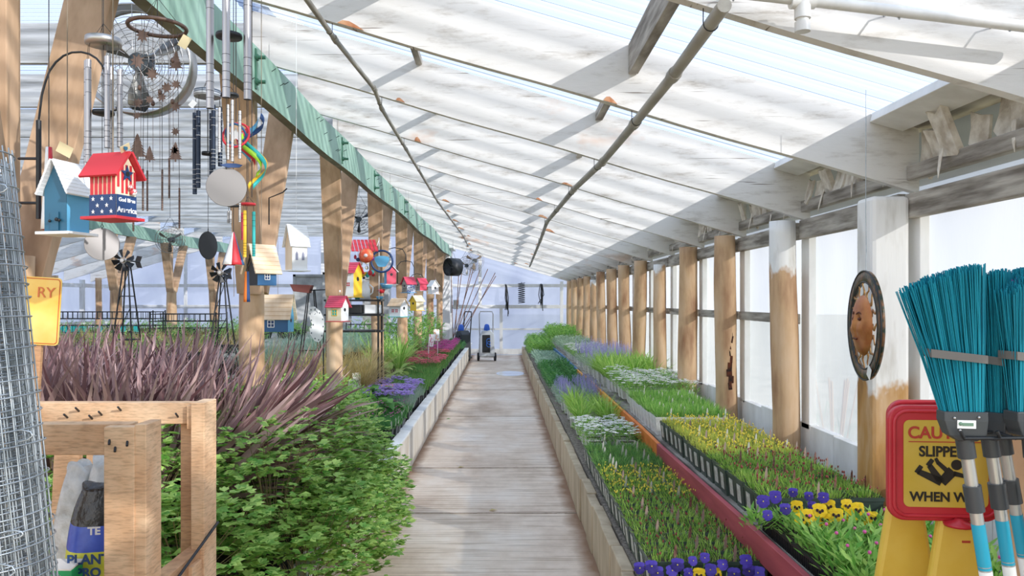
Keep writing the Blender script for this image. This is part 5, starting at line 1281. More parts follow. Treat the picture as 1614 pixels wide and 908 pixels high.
# ---- garden windmills
def windmill(label, px, py, Y, R, zbase, yaw):
    H = at(px, py, Y); t = thing('garden_windmill', label, 'windmill', (H.x, H.y, zbase)); h = H.z-zbase; m = DKM
    for sx_ in (-1, 1):
        for sy in (-1, 1):
            b = MB(); b.cyl((sx_*.16, sy*.16, 0), (sx_*.018, sy*.018, h-.03), .006, n=6); b.build('leg', m, t)
    b = MB()
    for f in (.35, .6, .82):
        w = .16+(.018-.16)*f
        for a, c in (((-w,-w),(w,-w)), ((w,-w),(w,w)), ((w,w),(-w,w)), ((-w,w),(-w,-w))): b.cyl((a[0], a[1], h*f), (c[0], c[1], h*f), .004, n=5)
    for k in range(3): f = .38+.2*k; w = .1; b.cyl((-.11+.03*k, -.1+.03*k, h*f), (.08-.02*k, -.1+.03*k, h*(f+.18)), .003, n=5)
    b.build('crosspieces', m, t)
    hd = bpy.data.objects.new('head', None); C.objects.link(hd); hd.parent = t; hd.location = (0, 0, h); hd.rotation_euler = (0, 0, yaw)
    b = MB()
    for k in range(8):
        a = 2*PI*k/8+.2; r0, r1 = R*.28, R; ca, sa = math.cos(a), math.sin(a); tx, tz = -sa, ca
        b.quad((r0*ca-tx*R*.09, -.065, r0*sa-tz*R*.09), (r0*ca+tx*R*.09, -.05, r0*sa+tz*R*.09), (r1*.96*ca+tx*R*.26, -.045, r1*.96*sa+tz*R*.26), (r1*ca, -.055, r1*sa), (r1*.96*ca-tx*R*.22, -.075, r1*.96*sa-tz*R*.22))
    o = b.build('rotor_blades', m, hd); md = o.modifiers.new('s', 'SOLIDIFY'); md.thickness = .002
    b = MB(); b.cyl((0, -.08, 0), (0, .03, 0), R*.16, n=12); b.tube([(R*.28*math.cos(a), -.06, R*.28*math.sin(a)) for a in [2*PI*i/16 for i in range(16)]], .003, 5, False, True); b.build('hub', STEEL, hd)
    b = MB(); b.cyl((0, .0, 0), (.0, R*2.4, 0), .006, n=6)
    for s in (-1, 1): b.prism([(R*1.5, 0), (R*2.5, 0), (R*2.9, s*R*.55), (R*1.9, s*R*.55)], (0, 0, 0), (0,1,0), (0,0,1), .002)
    b.build('arrow_tail', m, hd)
windmill('black garden windmill with an arrow tail, nearer the wire roll', 200, 411, 6.0, .087, .312, .0)
windmill('black garden windmill beside the second left post', 351, 430, 6.1, .083, .312, .05)

# butterfly ornament, trough on legs, wire racks
t = thing('butterfly_ornament', 'pale metal butterfly wings standing before the third left post', 'ornament', (at(501, 512, 7.1).x, 7.1, .31)); zc = at(501, 512, 7.1).z-.31
for k, (P, nm) in enumerate((([(.06, -.02), (.055, .06), (.02, .13), (-.03, .17), (-.075, .165), (-.085, .12), (-.07, .05), (-.05, 0)], 'upper_wing'), ([(.06, -.02), (-.05, 0), (-.075, -.03), (-.07, -.09), (-.03, -.15), (.01, -.165), (.045, -.12)], 'lower_wing'))):
    b = MB(); b.prism(P, (0, 0, zc), (1,.1,0), (0,0,1), .003); o = b.build(nm, WPAINT, t); 
    c = MB()
    for j in range(7): q = P[(j+1) % len(P)]; c.ball((q[0]*.82, -.004+q[0]*.08, zc+q[1]*.85), .006, 8, 4, (1, .3, 1.4))
    if k == 0: c.tube([(-.03+.028*math.cos(u)*(1-u/9), -.004, zc+.11+.028*math.sin(u)*(1-u/9)) for u in [i*.5 for i in range(14)]], .003, 5, False)
    c.build('cut_pattern', mat('cutout_dark', '#5c6468', rough=.6), o)
b = MB(); b.cyl((.05, .012, 0), (.05, .012, zc+.02), .006, n=6); b.build('stake', DKM, t)
t = thing('trough_planter', 'rust red tapered trough on a thin black frame left of the third left post', 'planter', (at(488, 500, 8.6).x, 8.6, .31)); 
b = MB(); zt = pz(458, 8.6)-.31; b.prism([(-.16, 0), (.08, -.01), (.05, -.1), (-.12, -.08)], (-.05, -.06, zt+.07), (1,0,0), (0,0,1), -.14); b.build('trough', mat('rusty_red', '#6f3c34', rough=.7), t, bevel=.003)
for s in (-1, 1):
    for sy in (-1, 1): b = MB(); b.tube([(s*.17, sy*.09, 0), (s*.03+.02, sy*.03, zt+.01)], .007, 6); b.build('leg', DKM, t)
b = MB(); b.cyl((-.13, 0, zt*.5), (.15, 0, zt*.5), .006, n=6); b.cyl((-.1, 0, zt), (.2, 0, zt+.01), .007, n=6); b.build('crossbar', DKM, t)
def wire_rack(label, x, y, w, d, h, z, teal=True, nl=2):
    t = thing('wire_rack', label, 'rack', (x, y, z)); b = MB()
    for sx_ in (-1, 1):
        for sy in (-1, 1): b = MB(); b.cyl((sx_*w/2, sy*d/2, 0), (sx_*w/2, sy*d/2, h), .012, n=6); b.build('frame_post', DKM, t)
    for l in range(nl):
        b = MB(); z0 = h*(.35+.4*l/max(1, nl-1)) if nl > 1 else h*.5; z1 = z0+h*.2
        for zz in (z0, z1): 
            b.bar((-w/2, -d/2, zz), (w/2, -d/2, zz), .012, .012); b.bar((-w/2, d/2, zz), (w/2, d/2, zz), .012, .012); b.bar((-w/2, -d/2, zz), (-w/2, d/2, zz), .012, .012); b.bar((w/2, -d/2, zz), (w/2, d/2, zz), .012, .012)
        n = int(w/.09)
        for i in range(n+1): xx = -w/2+w*i/n; b.bar((xx, -d/2, z0), (xx, -d/2, z1), .008, .008); b.bar((xx, d/2, z0), (xx, d/2, z1), .008, .008); b.bar((xx, -d/2, z0), (xx, d/2, z0), .006, .006)
        o = b.build('wire_shelf', DKM, t)
    if teal:
        random.seed(int(w*100)); b = MB()
        for i in range(8): b.box((rnd(-w*.4, w*.4), 0, h*.42), (.05, .1, .14))
        b.build('hanging_tools', TEAL, t)
    return t
wire_rack('long black wire rack with teal packets at the far left', -7.3, 14.0, 2.0, .5, .62, .755)
wire_rack('black wire rack behind the nearer windmill', -5.3, 12.9, 1.1, .5, .6, .755, False, 2)
wire_rack('dark wire shelf rack beyond the third left post', -2.6, 15.4, 1.0, .45, .8, .31, False, 2)

# display rack with red awning and ornaments
t = thing('display_rack', 'display rack with a red corrugated awning between the third and fourth left posts', 'rack', (-1.74, 9.0, 0)); zs = pz(472, 9.0)
for sx_ in (-1, 1):
    for sy in (-1, 1): b = MB(); b.box((sx_*.30, sy*.13, .31+(zs-.31)/2), (.02, .02, zs-.31)); b.build('leg', BLACKP, t)
for z in (zs, zs-.17, zs-.36): b = MB(); b.box((0, 0, z-.012), (.66, .30, .022)); b.build('shelf', BLACKP, t)
b = MB()
for i in range(13): b.bar((-.27+i*.045-.05, .02, 2.27), (-.24+i*.045, -.24, 2.12), .036, .008, up=(0,0,1))
b.build('awning', RED, t); b = MB()
for sx_ in (-1, 1): b.cyl((sx_*.28, .05, zs), (sx_*.28, .05, 2.3), .005, n=6); b.cyl((sx_*.28, .05, 2.27), (sx_*.28, -.2, 2.14), .004, n=6)
b.build('awning_support', WPAINT, t)
def bowl(label, x, y, z, R, H, m, name='bowl', prof=None, extra=None):
    t = thing(name, label, name.replace('_', ' '), (x, y, z)); b = MB(); b.lathe(prof or [(0, 0), (R*.6, 0), (R*.9, H*.6), (R, H), (R*.96, H), (R*.85, H*.6), (0, H*.12)], n=24); b.build('vessel', m, t)
    if extra: extra(t)
    return t
bowl('white basin printed with dark pattern on the display rack', -1.87, 8.93, zs, .085, .12, mat('printed_white', '#f0eeee', '#6b3a5a', rough=.4, scale=50, lo=.56, hi=.6), 'basin')
def jug(tt):
    b = MB(); b.tube([(.055, 0, .05), (.09, 0, .08), (.095, 0, .14), (.05, 0, .18)], .008, 8); b.build('handle', WHITE, tt)
bowl('white jug with a handle on the display rack', -1.61, 8.95, zs, .06, .2, WHITE, 'jug', [(0, 0), (.06, 0), (.062, .12), (.04, .17), (.055, .21), (.05, .21), (.036, .17), (.055, .12), (0, .01)], jug)
bowl('teal flowerpot behind the white jug on the display rack', -1.70, 9.07, zs, .08, .20, TEAL, 'flowerpot')
t = bowl('yellow bowl hanging above the teal flowerpot', -1.68, 8.9, pz(437, 8.9), .11, .06, YEL, 'hanging_bowl'); cord_to_roof(t, .05, CORD, .002, ztop=2.14)
t = bowl('blue bowl on the front of the fourth left post', -1.49, 9.84, pz(455, 9.8), .085, .07, SKYB, 'wall_bowl'); 
t = bowl('small red half bowl on the front of the fourth left post', -1.56, 9.86, pz(462, 9.8), .05, .05, RED, 'wall_bowl')
t = bowl('small pale blue half bowl low on the fourth left post', -1.58, 9.86, pz(472, 9.8), .05, .04, SKYB, 'wall_bowl')
t = thing('plate_ornament', 'round red and orange plate ornament under the red awning', 'ornament', at(577, 403, 8.75)); b = MB(); b.lathe([(0, -.02), (.05, -.02), (.085, 0), (.08, .005), (0, -.01)], n=24, axis='Y'); b.build('plate', mat('red_orange', '#e0492f', '#f08a5a', rough=.4, scale=20), t); b = MB(); b.ball((0, -.02, 0), .022); b.build('boss', WHITE, t); cord_to_roof(t, .08, CORD, ztop=2.2)
t = thing('hoop_ornament', 'blue ringed round ornament beside the fourth left post', 'ornament', at(602, 412, 8.9)); b = MB(); b.tube([(.125*math.cos(a), 0, .125*math.sin(a)) for a in [2*PI*i/30 for i in range(30)]], .012, 8, False, True); b.build('ring', NAVY, t); b = MB(); b.prism([(.08*math.cos(a)*(1+.2*math.sin(3*a)), .08*math.sin(a)*(1+.2*math.cos(2*a))) for a in [2*PI*i/24 for i in range(24)]], (0, 0, 0), (1,0,0), (0,0,1), .006); b.build('disc', SKYB, t)
b = MB(); 
for k in range(3): a = 2*PI*k/3+.5; b.cyl((.07*math.cos(a), 0, .07*math.sin(a)), (.12*math.cos(a), 0, .12*math.sin(a)), .003, n=5)
b.build('tie', DKM, t); cord_to_roof(t, .125, CORD)
cols = [PINK, TEAL, WHITE, RED, LIME, PURP, WHITE, NAVY]
random.seed(91)
for k in range(14):
    px, py = rnd(557, 592), rnd(398, 440); t = thing('glass_ornament', 'small coloured ornament hanging in the cluster under the red awning', 'ornament', at(px, py, 8.9+rnd(-.08, .08)), 0, 'coloured ornaments under the awning'); b = MB(); b.ball((0, 0, 0), rnd(.015, .028), 8, 5, (1,1,rnd(.8,1.6))); b.build('bauble', cols[k % 8], t); cord_to_roof(t, .01, DCORD, .001, ztop=2.15)
# plastic tubs with notices on the low rack shelves
for i, (dx, m) in enumerate(((-.2, WHITE), (.02, BLACKP), (.22, WHITE))): b = MB(); b.box((-1.74+dx, 8.98, zs-.17+.055), (.17, .2, .105)); tag(b.build('storage_tub', m, bevel=.01), ['white storage tub on the middle shelf of the display rack, left', 'black storage tub on the middle shelf of the display rack', 'white storage tub on the middle shelf of the display rack, right'][i], 'tub')
# yellow box, white basket, plant signs on the left bench
t = thing('yellow_box', 'yellow orange box standing beside the purple flowers on the left bench', 'box', (at(608, 604, 8.55).x, 8.5, .31), .3); b = MB(); b.box((0, 0, .15), (.2, .12, .30)); b.build('carton', mat('yellow_card', '#f2b32c', rough=.5), t, bevel=.004); b = MB(); b.box((0, -.061, .2), (.14, .002, .12)); b.build('label_panel', mat('amber_label', '#e8962a', rough=.5), t)
t = thing('basket', 'white lattice basket among the plants behind the columbines', 'basket', (at(545, 630, 6.0).x, 6.05, .5)); b = MB()
for i in range(20): a = 2*PI*i/20; b.bar((.085*math.cos(a), .085*math.sin(a), 0), (.105*math.cos(a), .105*math.sin(a), .16), .008, .003, up=(math.cos(a), math.sin(a), 0))
for z, r in ((.0, .085), (.08, .095), (.16, .106)): b.tube([(r*math.cos(a), r*math.sin(a), z) for a in [2*PI*i/24 for i in range(24)]], .006, 6, False, True)
b.build('lattice', WHITE, t); b = MB(); b.cyl((0, 0, -.2), (0, 0, .1), .078, n=18); b.build('liner', WTAG, t)
for i, (px, py, Y, lab) in enumerate(((675, 535, 12.4, 'white and pink picture sign standing among the shrubs'), (690, 527, 13.4, 'white floral picture sign behind the first among the shrubs'), (566, 600, 8.3, 'tilted white and green picture card beside the tan grasses'), (548, 612, 7.6, 'folded picture card in front of the tan grasses'))):
    p = at(px, py, Y); t = thing('picture_sign', lab, 'sign', (p.x, p.y, .32), (-.5, .3, .7, -.6)[i]); w = .10; hh = p.z-.32+.08
    b = MB(); b.prism([(-w/2, hh-.2), (w/2, hh-.2), (w/2, hh), (-w/2, hh)], (0, 0, 0), (1,0,0), (0,.15,1), .003); b.build('card', mat('photo_card%d' % i, ['#f2eeee', '#e9ecea', '#e8eadf', '#dfe5d8'][i], ['#d8788c', '#e5a06a', '#6d9a5a', '#557a4c'][i], rough=.4, scale=28, lo=.5, hi=.6), t); b = MB(); b.box((0, .01, (hh-.2)/2), (.012, .006, hh-.2)); b.build('stake', WTAG, t)
# black nursery crates beside the tan grasses
for i, (x, y) in enumerate(((-1.45, 8.55), (-1.45, 8.95), (-1.42, 11.2))):
    t = thing('nursery_crate', ['black slatted nursery crate beside the yellow box', 'black slatted nursery crate beside the tan grasses', 'black slatted nursery crate under the irises'][i], 'crate', (x-.12, y+.12, .315), .1)
    b = MB(); 
    for s in (-1, 1):
        for k in range(8): b.box((s*.12, -.15+k*.043, .11), (.008, .02, .22)); b.box((-.105+k*.03, s*.16, .11), (.016, .008, .22))
        b.box((s*.12, 0, .21), (.012, .33, .02)); b.box((0, s*.16, .21), (.25, .012, .02))
    b.build('slats', BLACKP, t); b = MB(); b.box((.128, -.05, .13), (.002, .05, .07)); b.build('label', WTAG, t)

# ---- end of the aisle
def washer(label, px, Y, yaw, dark):
    x = (px-VX)*Y/F; t = thing('pressure_washer', label, 'pressure washer', (x, Y, 0), yaw)
    m = mat('cart_shell', '#33383c' if dark else '#c9ccd0', rough=.45)
    b = MB(); b.prism([(-.20, .12), (.20, .12), (.18, .70), (.08, .80), (-.12, .78), (-.19, .6)], (0, .12, 0), (1,0,0), (0,0,1), .26); b.build('shell', m, t, bevel=.02)
    b = MB(); b.box((-.02, -.15, .45), (.2, .02, .45)); b.build('front_panel', DKM, t, bevel=.01)
    b = MB(); b.lathe([(0, .68), (.075, .68), (.08, .82), (.06, .92), (.03, .95), (0, .95)], (0, -.06, 0), 16); b.build('tank', mat('bright_blue', '#2a5fc4', rough=.4), t)
    for s in (-1, 1): b = MB(); b.lathe([(0, -.03), (.07, -.03), (.105, -.025), (.11, 0), (.105, .025), (.07, .03), (0, .03)], (s*.215, -.03, .11), 22, 'X'); o = b.build('wheel', RUBBER, t); b = MB(); b.lathe([(0, -.034), (.055, -.034), (.055, .034), (0, .034)], (s*.215, -.03, .11), 16, 'X'); b.build('wheel_hub', STEEL, o)
    b = MB(); b.box((0, .02, .12), (.4, .25, .05)); b.build('axle_frame', m, t)
    b = MB(); b.tube([(-.17, .1, .6), (-.18, .14, 1.2), (-.15, .15, 1.27), (.15, .15, 1.27), (.18, .14, 1.2), (.17, .1, .6)], .014, 8); b.build('push_handle', STEEL if not dark else DKM, t)
    b = MB(); b.tube([(.03+.05*math.cos(u), -.17-.002*u, .55-.012*u+.05*math.sin(u)) for u in [i*.6 for i in range(24)]], .009, 6); b.build('hose', mat('blue_hose', '#2f68b8', rough=.5), t); return t
washer('pale pressure washer with a blue tank standing at the end wall', 767, 19.6, .1, False)
t = washer('dark pressure washer cart partly behind the left kerb end', 730, 19.3, -1.0, True)
st = None; random.seed(21)
for k in range(9):
    if st is None:
        st = thing('rusty_stake', 'thin rusty stake fanning out against the end wall', 'stake', (-1.25, 19.6, .3), 0, 'rusty stakes leaning at the end wall'); b = MB(); b.cyl((0, 0, 0), (0, 0, 2.3), .011, n=6); b.build('rod', mat('rust', '#6f5348', '#8d6a58', rough=.8, scale=30), st); o = st
    else: o = dup(st, (-1.25+rnd(-.08, .08), 19.6+rnd(-.08, .08), .3))
    o.rotation_euler = (-.25+rnd(-.1, .1), (-.05, .04, .12, .2, .27, .34, .42, .48, .55)[k], 0)
for i, (px, y0, y1, k, lab) in enumerate(((797, 449, 500, 0, 'dark tangle of cords hanging from the end wall rail'), (822, 446, 478, 1, 'coiled black spring hose hanging from the end wall rail'), (853, 448, 490, 0, 'dark strap bundle hanging near the right end of the end wall'))):
    Y = 21.55; p = at(px, y0, Y); t = thing('hanging_coil', lab, 'cord', p); H = p.z-pz(y1, Y); random.seed(i); b = MB()
    if k: b.tube([(.09*math.cos(u), .05*math.sin(u)-.06, -H*u/60) for u in [j*.5 for j in range(120)]], .012, 5)
    else:
        for q in range(6): b.tube([(rnd(-.03, .03), -.04, 0), (rnd(-.08, .08), -.07, -H*.4), (rnd(-.1, .1), -.06, -H*rnd(.7, 1))], .012, 5)
    b.build('cords', DKM, t); b = MB(); b.cyl((0, .11, .02), (0, -.06, 0), .01, n=6); b.build('nail', DKM, t)
t = thing('junction_box', 'small grey metal box on the end wall frame beside the stakes', 'box', at(719, 480, 21.5)); b = MB(); b.box((0, -.02, 0), (.16, .08, .26)); b.build('case', GALV, t, bevel=.01); b = MB(); b.box((0, -.062, 0), (.12, .004, .2)); b.build('cover', STEEL, t)

# ---- sun plaque
t = thing('sun_plaque', 'oval looking metal sun face plaque hanging before the right wall', 'wall plaque', at(1365, 513, 3.3)); t.rotation_euler = (0, 0, math.radians(-99.5))
mos = mat('mosaic_rim', '#2c3a30', '#7d5a40', rough=.35, metal=.4, scale=38, lo=.4, hi=.6, bump=.5); R = .236
b = MB(); b.lathe([(R*.80, -.004), (R*.82, -.012), (R*.97, -.012), (R, -.004), (R, .006), (R*.80, .006), (R*.80, -.004)], n=48, axis='Y'); b.build('rim', mos, t)
b = MB()
for r in (.80, 1.0): b.tube([(R*r*math.cos(a), -.01, R*r*math.sin(a)) for a in [2*PI*i/48 for i in range(48)]], .004, 6, False, True)
b.build('rim_wire', DKM, t)
cop = mat('copper_face', '#a8552f', '#c98a52', rough=.35, metal=.55, scale=9, bump=.2, stretch=(1,1,1))
b = MB(); rf = R*.56; n = 28; k = 10
for i in range(k+1):
    r = rf*i/k
    for j in range(n):
        a = 2*PI*j/n; x, z = r*math.cos(a), r*math.sin(a); y = -.032*math.sqrt(max(0, 1-(i/k)**2))
        y -= .014*math.exp(-((x/.014)**2+((z+.0)/.045)**2)); y -= .010*math.exp(-(((abs(x)-.05)/.02)**2+((z+.02)/.025)**2)); y += .012*math.exp(-(((abs(x)-.042)/.016)**2+((z-.03)/.010)**2)); y -= .009*math.exp(-((x/.03)**2+((z+.058)/.008)**2))
        b.v.append((x, y-.012, z))
for i in range(k):
    for j in range(n): l = (j+1) % n; b.face((i*n+j, i*n+l, (i+1)*n+l, (i+1)*n+j), True)
fo = b.build('face', cop, t)
b = MB()
for s in (-1, 1): b.ball((s*.042, -.040, .028), .012, 10, 6, (1.3, .5, .6)); b.tube([(s*.022, -.046, .05), (s*.045, -.042, .058), (s*.066, -.034, .048)], .003, 5)
b.tube([(-.028, -.045, -.058), (0, -.051, -.055), (.028, -.045, -.058)], .004, 6); b.build('features', mat('dark_copper', '#5d2c1c', rough=.5, metal=.4), fo)
b = MB()
for q in range(16):
    a = 2*PI*q/16; ca, sa = math.cos(a), math.sin(a); L = R*(.30 if q % 2 == 0 else .24); pts = []; ws = []
    for i in range(8):
        u = i/7; off = .012*math.sin(u*PI*2)*(1 if q % 2 else -1); rr_ = rf*.96+L*u; pts.append(Vector((rr_*ca-off*sa, -.008, rr_*sa+off*ca))); ws.append(.010*(1-u)+.001)
    b.strip(pts, ws, Vector((-sa, 0, ca)))
o = b.build('ray', mat('brass_rays', '#8a5a38', '#c79a5e', rough=.35, metal=.6, scale=20), t); md = o.modifiers.new('s', 'SOLIDIFY'); md.thickness = .004
b = MB(); b.box((.11, -.02, -R*.82), (.045, .002, .05), (0, .5, 0)); b.build('price_tag', WTAG, t)
b = MB(); b.tube([(0, 0, R), (.004, 0, R+.1), (-.004, 0, R+.25), (0, 0, zr(1.55)-t.location.z+.3)], .0016, 5); b.build('hanging_wire', GALV, t)

# ---- caution sign
Y = 2.12; t = thing('caution_sign', 'red framed yellow caution slippery floor sign on yellow legs at the near right', 'sign', (at(1490, 730, Y).x, Y, 0), -.08); zc = pz(731, Y); w, h = .305, .322
redm = mat('red_plastic', '#b3202c', '#c22d38', rough=.35, scale=6); yelm = mat('dull_yellow', '#c7a838', '#cdb04a', rough=.5, scale=8, bump=.1); ylp = mat('yellow_plastic', '#d9b23c', '#e2bf52', rough=.5, scale=5)
for y0, nm in ((0, 'frame'), (.07, 'rear_frame')):
    b = MB(); b.prism(rrect(w, h, .045, 8), (0 if y0 == 0 else .028, y0, zc+(0 if y0 == 0 else .006)), (1,0,0), (0,0,1), -.022); b.build(nm, redm, t, bevel=.005)
b = MB(); P = rrect(w-.03, h-.03, .036, 8); b.tube([(x, -.001, zc+z) for x, z in P], .0055, 8, False, True); b.build('raised_lip', redm, t)
b = MB(); b.prism(rrect(.226, .242, .016, 6), (0, -.001, zc), (1,0,0), (0,0,1), .002); b.build('panel', yelm, t)
cr = mat('sign_red', '#b03a2a', rough=.5); ck = mat('sign_black', '#1d1a14', rough=.5)
text('CAUTION', .046, cr, t, (0, -.0042, zc+.085), (PI/2, 0, 0), .0005, bold=.0012, cond=.98)
b = MB(); b.box((0, -.0042, zc+.061), (.20, .001, .0025)); b.build('underline', cr, t)
text('SLIPPERY', .040, ck, t, (0, -.0042, zc+.033), (PI/2, 0, 0), .0005, bold=.0012, cond=.92)
text('WHEN WET', .036, ck, t, (0, -.0042, zc-.093), (PI/2, 0, 0), .0005, bold=.0012, cond=.98)
b = MB(); b.cyl((.028, -.0038, zc-.002), (.028, -.0050, zc-.002), .0145, n=22)
def seg(x0, z0, x1, z1, w0, w1):
    d = Vector((x1-x0, 0, z1-z0)).normalized(); n_ = Vector((-d.z, 0, d.x)); b.quad(Vector((x0, -.0046, zc+z0))-n_*w0/2, Vector((x1, -.0046, zc+z1))-n_*w1/2, Vector((x1, -.0046, zc+z1))+n_*w1/2, Vector((x0, -.0046, zc+z0))+n_*w0/2)
seg(.018, -.018, -.012, -.052, .030, .026); seg(-.012, -.052, -.045, -.004, .022, .015); seg(-.012, -.05, -.075, -.022, .024, .015); seg(-.049, -.006, -.036, .012, .014, .012); seg(-.079, -.026, -.066, -.006, .014, .012)
seg(.008, -.024, -.022, .004, .014, .011); seg(-.02, .0, -.028, .016, .011, .009); seg(.02, -.026, .062, -.036, .014, .010); seg(.06, -.032, .074, -.05, .010, .008)
b.build('falling_figure', ck, t)
for s, y0, dx, nm in ((1, 0, .045, 'front_leg'), (1, .09, -.055, 'rear_leg')):
    zt = zc-h/2+.01; wt, wb = (.115, .40) if y0 == 0 else (.10, .40); b = MB()
    P = [(-wt/2, zt), (wt/2, zt), (wb/2, .0), (-wb/2, .0)]; b.prism(P, (dx, y0+(.0 if y0 == 0 else .02), 0), (1,0,0), (0,0,1), -.035); b.build(nm, ylp, t, bevel=.012)
b = MB(); b.lathe([(0, 0), (.038, 0), (.04, .008), (.012, .016), (.01, .02), (0, .02)], (.03, -.012, zc-h/2-.008), 16); b.build('joint', redm, t)
b = MB(); b.box((.055, -.001, zc-h/2-.055), (.022, .002, .006)); b.build('scuff', cr, t)

# ---- cardboard boxes
for i, (x0, x1, y0, y1, z0, z1, lab) in enumerate(((1.30, 1.72, 1.62, 2.0, 0, .5, 'lowest cardboard box of the stack behind the brooms'), (1.315, 1.73, 1.63, 2.0, .502, 1.005, 'middle cardboard box of the stack behind the brooms'), (1.305, 1.70, 1.62, 2.0, 1.007, 1.375, 'topmost cardboard box with a red tape line behind the brooms'))):
    t = thing('cardboard_box', lab, 'box', ((x0+x1)/2, (y0+y1)/2, z0)); w, d, h = x1-x0, y1-y0, z1-z0
    b = MB(); b.box((0, 0, h/2), (w, d, h)); b.build('carton', CARD, t, bevel=.003); b = MB(); b.box((0, -d/2-.001, h*.995), (w, .002, .003)); b.box((-w*.3, -d/2-.0012, h*.35), (.06, .001, .07)); b.box((-w/2-.0012, -.02, h*.75), (.001, .05, .07)); b.build('paper_label', PAPER if i < 2 else WTAG, t)
    if i == 2: b = MB(); b.box((0, -d/2-.0015, h*.72), (w, .001, .012), (0, .08, 0)); b.box((-w/2-.0012, 0, h*.70), (.001, d, .012), (.06, 0, 0)); b.build('tape_line', mat('tape_red', '#8d3a34', rough=.5), t)

# ---- brooms on a wire rack
bris = leafm('teal_bristle', '#0b7f96', '#27a9bd', .12, .45); brp = leafm('purple_bristle_fibre', '#7d2f90', '#a957b5', .12, .45); CAPM = mat('charcoal_plastic', '#3d4042', rough=.4); STRAP = mat('grey_band', '#6f6b66', rough=.5)
def broom(label, px, Y, yaw, lean, m, seed, H=.29, left=.104, right=.03, cards=True):
    random.seed(seed); t = thing('broom', label, 'broom', at(px, 652, Y)); t.rotation_euler = (0, 0, 0)
    hd = t
    cs, sn = math.cos(yaw), math.sin(yaw)
    def T(x, y, z): return (x*cs-y*sn, x*sn+y*cs, z)
    b = MB()
    for i in range(620):
        u = rnd(-1, 1); v = rnd(-1, 1); x0 = u*.034; y0 = v*.013
        f = (u+1)/2; x1 = -left+(left+right)*f; zt = H*(1-.16*(1-f)**1.6)+rnd(-.008, .006); y1 = v*.030
        if u < -.96: x1 -= .01
        xm = x0+(x1-x0)*.42; ym = y0+(y1-y0)*.5; b.tube([T(x0, y0, -.01), T(xm+rnd(-.002,.002), ym, zt*.45), T(x1+rnd(-.004,.004), y1+rnd(-.003, .003), zt)], .0013, 3, False)
    b.build('bristles', m, t)
    b = MB(); z = H*.36; L = -.034-(left-.034)*.36; Rr = .034+(right-.034)*.36; P = [(L-.004, -.023), (Rr+.003, -.021), (Rr+.005, 0), (Rr+.003, .021), (L-.004, .023), (L-.006, 0)]
    n = len(P); i0 = 0
    for zz in (z, z+.016):
        for k_, (x, y) in enumerate(P): b.v.append(T(x, y, zz-(x)*.12))
    for k_ in range(n): l = (k_+1) % n; b.face((k_, l, n+l, n+k_))
    o = b.build('band', STRAP, t); md = o.modifiers.new('s', 'SOLIDIFY'); md.thickness = .003; md.offset = 1
    b = MB(); 
    def sec(x0, x1, yy, z): return [T(x0, -yy, z), T(x1, -yy, z), T(x1, yy, z), T(x0, yy, z)]
    S = [sec(-.040, .040, .019, .006), sec(-.040, .040, .020, -.012), sec(-.030, .038, .019, -.040), sec(-.012, .022, .015, -.052)]
    for q in S: b.v += q
    for k_ in range(3):
        for j in range(4): l = (j+1) % 4; b.face((4*k_+j, 4*k_+l, 4*k_+4+l, 4*k_+4+j))
    b.face((12, 13, 14, 15)); b.face((3, 2, 1, 0)); cap = b.build('cap', CAPM, t, bevel=.002)
    if cards:
        c = MB(); c.box(T(.0, -.0205, -.018), (.034*cs, .002, .016), (0, 0, yaw)); c.build('sticker', WTAG, cap); c = MB(); c.box(T(.002, -.022, -.018), (.02*cs, .001, .006), (0, 0, yaw)); c.ball(T(-.011, -.021, -.017), .004, 6, 4); c.build('sticker_print', mat('sticker_green', '#6f8f78', rough=.5), cap)
        c = MB(); c.ball(T(-.022, -.021, -.006), .003, 8, 5); c.ball(T(.022, -.021, -.004), .003, 8, 5); c.ball(T(-.012, -.021, -.03), .003, 8, 5); c.build('rivet', STEEL, cap)
    D = Vector((lean, .02, -1)).normalized(); o0 = Vector(T(.004, 0, -.045)); zl = at(px, 652, Y).z
    def P_(s): return o0+D*s
    full = (zl-.045)/-D.z-.004
    for nm, s0, s1, r, m_ in (('sleeve', 0, .042, .0165, CAPM), ('handle', .035, full, .0118, mat('handle_alu', '#bdbcb8', rough=.35, metal=.8)), ('joint', .098, .150, .0165, CAPM)):
        c = MB(); c.cyl(P_(s0), P_(s1), r, n=16); c.build(nm, m_, t)
    c = MB(); c.cyl(P_(.175), P_(.26), .0124, n=16); c.cyl(P_(.262), P_(.267), .0124, n=16); c.build('teal_label', mat('teal_label', '#1f9db8', rough=.4), t)
    c = MB(); c.cyl(P_(.27), P_(.325), .0123, n=16); c.build('white_label', WTAG, t)
    c = MB()
    for k_ in range(7): c.box(P_(.305+0)+Vector((-.008+k_*.0024, -.0126, 0)), (.0012, .0008, .02), (0, -.25, 0))
    c.build('barcode', DKM, t)
    c = MB(); c.cyl(P_(full-.03), P_(full), .014, n=14); c.build('end_grip', CAPM, t); return t
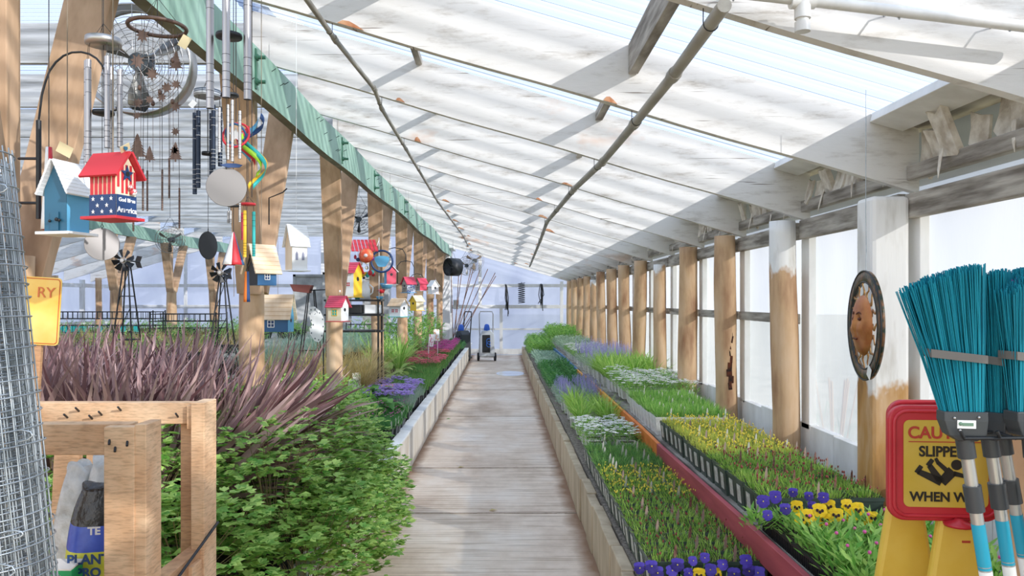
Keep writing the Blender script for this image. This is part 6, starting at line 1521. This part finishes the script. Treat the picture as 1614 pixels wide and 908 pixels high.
broom('teal bristled broom standing upside down, nearest of the cluster beside the caution sign', 1516, 1.50, -.15, .17, bris, 1)
broom('teal bristled broom in the middle of the cluster', 1556, 1.56, -.9, .16, bris, 2, .292, .06, .035, False)
broom('teal bristled broom at the back right of the cluster', 1576, 1.64, -.35, .19, bris, 3, .31, .03, .045, False)
broom('teal bristled broom cut off by the right edge of the picture', 1622, 1.50, .1, .1, bris, 4, .285, .05, .06)
broom('purple bristled broom behind the last teal one at the right edge', 1634, 1.58, 0, .1, brp, 5, .31, .06, .08, False)
t = thing('broom_rack', 'black wire rack holding the broom heads apart', 'rack', (1.16, 1.60, 0)); b = MB(); zz = pz(686, 1.5)
for (xa, ya), (xb, yb) in (((.895, 1.475), (1.16, 1.46)), ((.895, 1.53), (1.16, 1.55)), ((1.16, 1.44), (1.16, 1.62)), ((.995, 1.475), (.995, 1.66)), ((.965, 1.66), (1.16, 1.62)), ((1.04, 1.475), (1.04, 1.56))): b.cyl((xa-1.16, ya-1.6, zz-.002), (xb-1.16, yb-1.6, zz+.003), .0035, n=8)
for xa in (.895, .965): b.tube([(xa-1.16, 1.475-1.6, zz), (xa-1.168, 1.465-1.6, zz+.004), (xa-1.172, 1.465-1.6, zz+.014)], .0035, 8)
b.build('wire_arms', DKM, t); b = MB(); b.cyl((.0, .0, 0), (0, 0, zz+.06), .011, n=12); b.build('upright', DKM, t); b = MB(); b.cyl((0, 0, 0), (0, 0, .02), .15, n=28); b.build('base', DKM, t)

# the ground level details: an old leaf, hose coil by the wall
for i, (px, py) in enumerate(((703, 661), (721, 738), (770, 806))):
    Y = EH*F/(py-VY); t = tag((lambda b: (b.leaf((0,0,.004), Vector((1,.3,.05)), Vector((0,0,1)), .07, .035, .2), b)[1])(MB()).build('fallen_leaf', LF['dark'] if i == 0 else LF['tan']), ['green leaf lying on the aisle floor near the left kerb', 'tan leaf lying on the aisle floor near the left kerb', 'brown leaf lying in the middle of the aisle floor'][i], 'leaf'); t.location = ((px-VX)*Y/F, Y, 0)
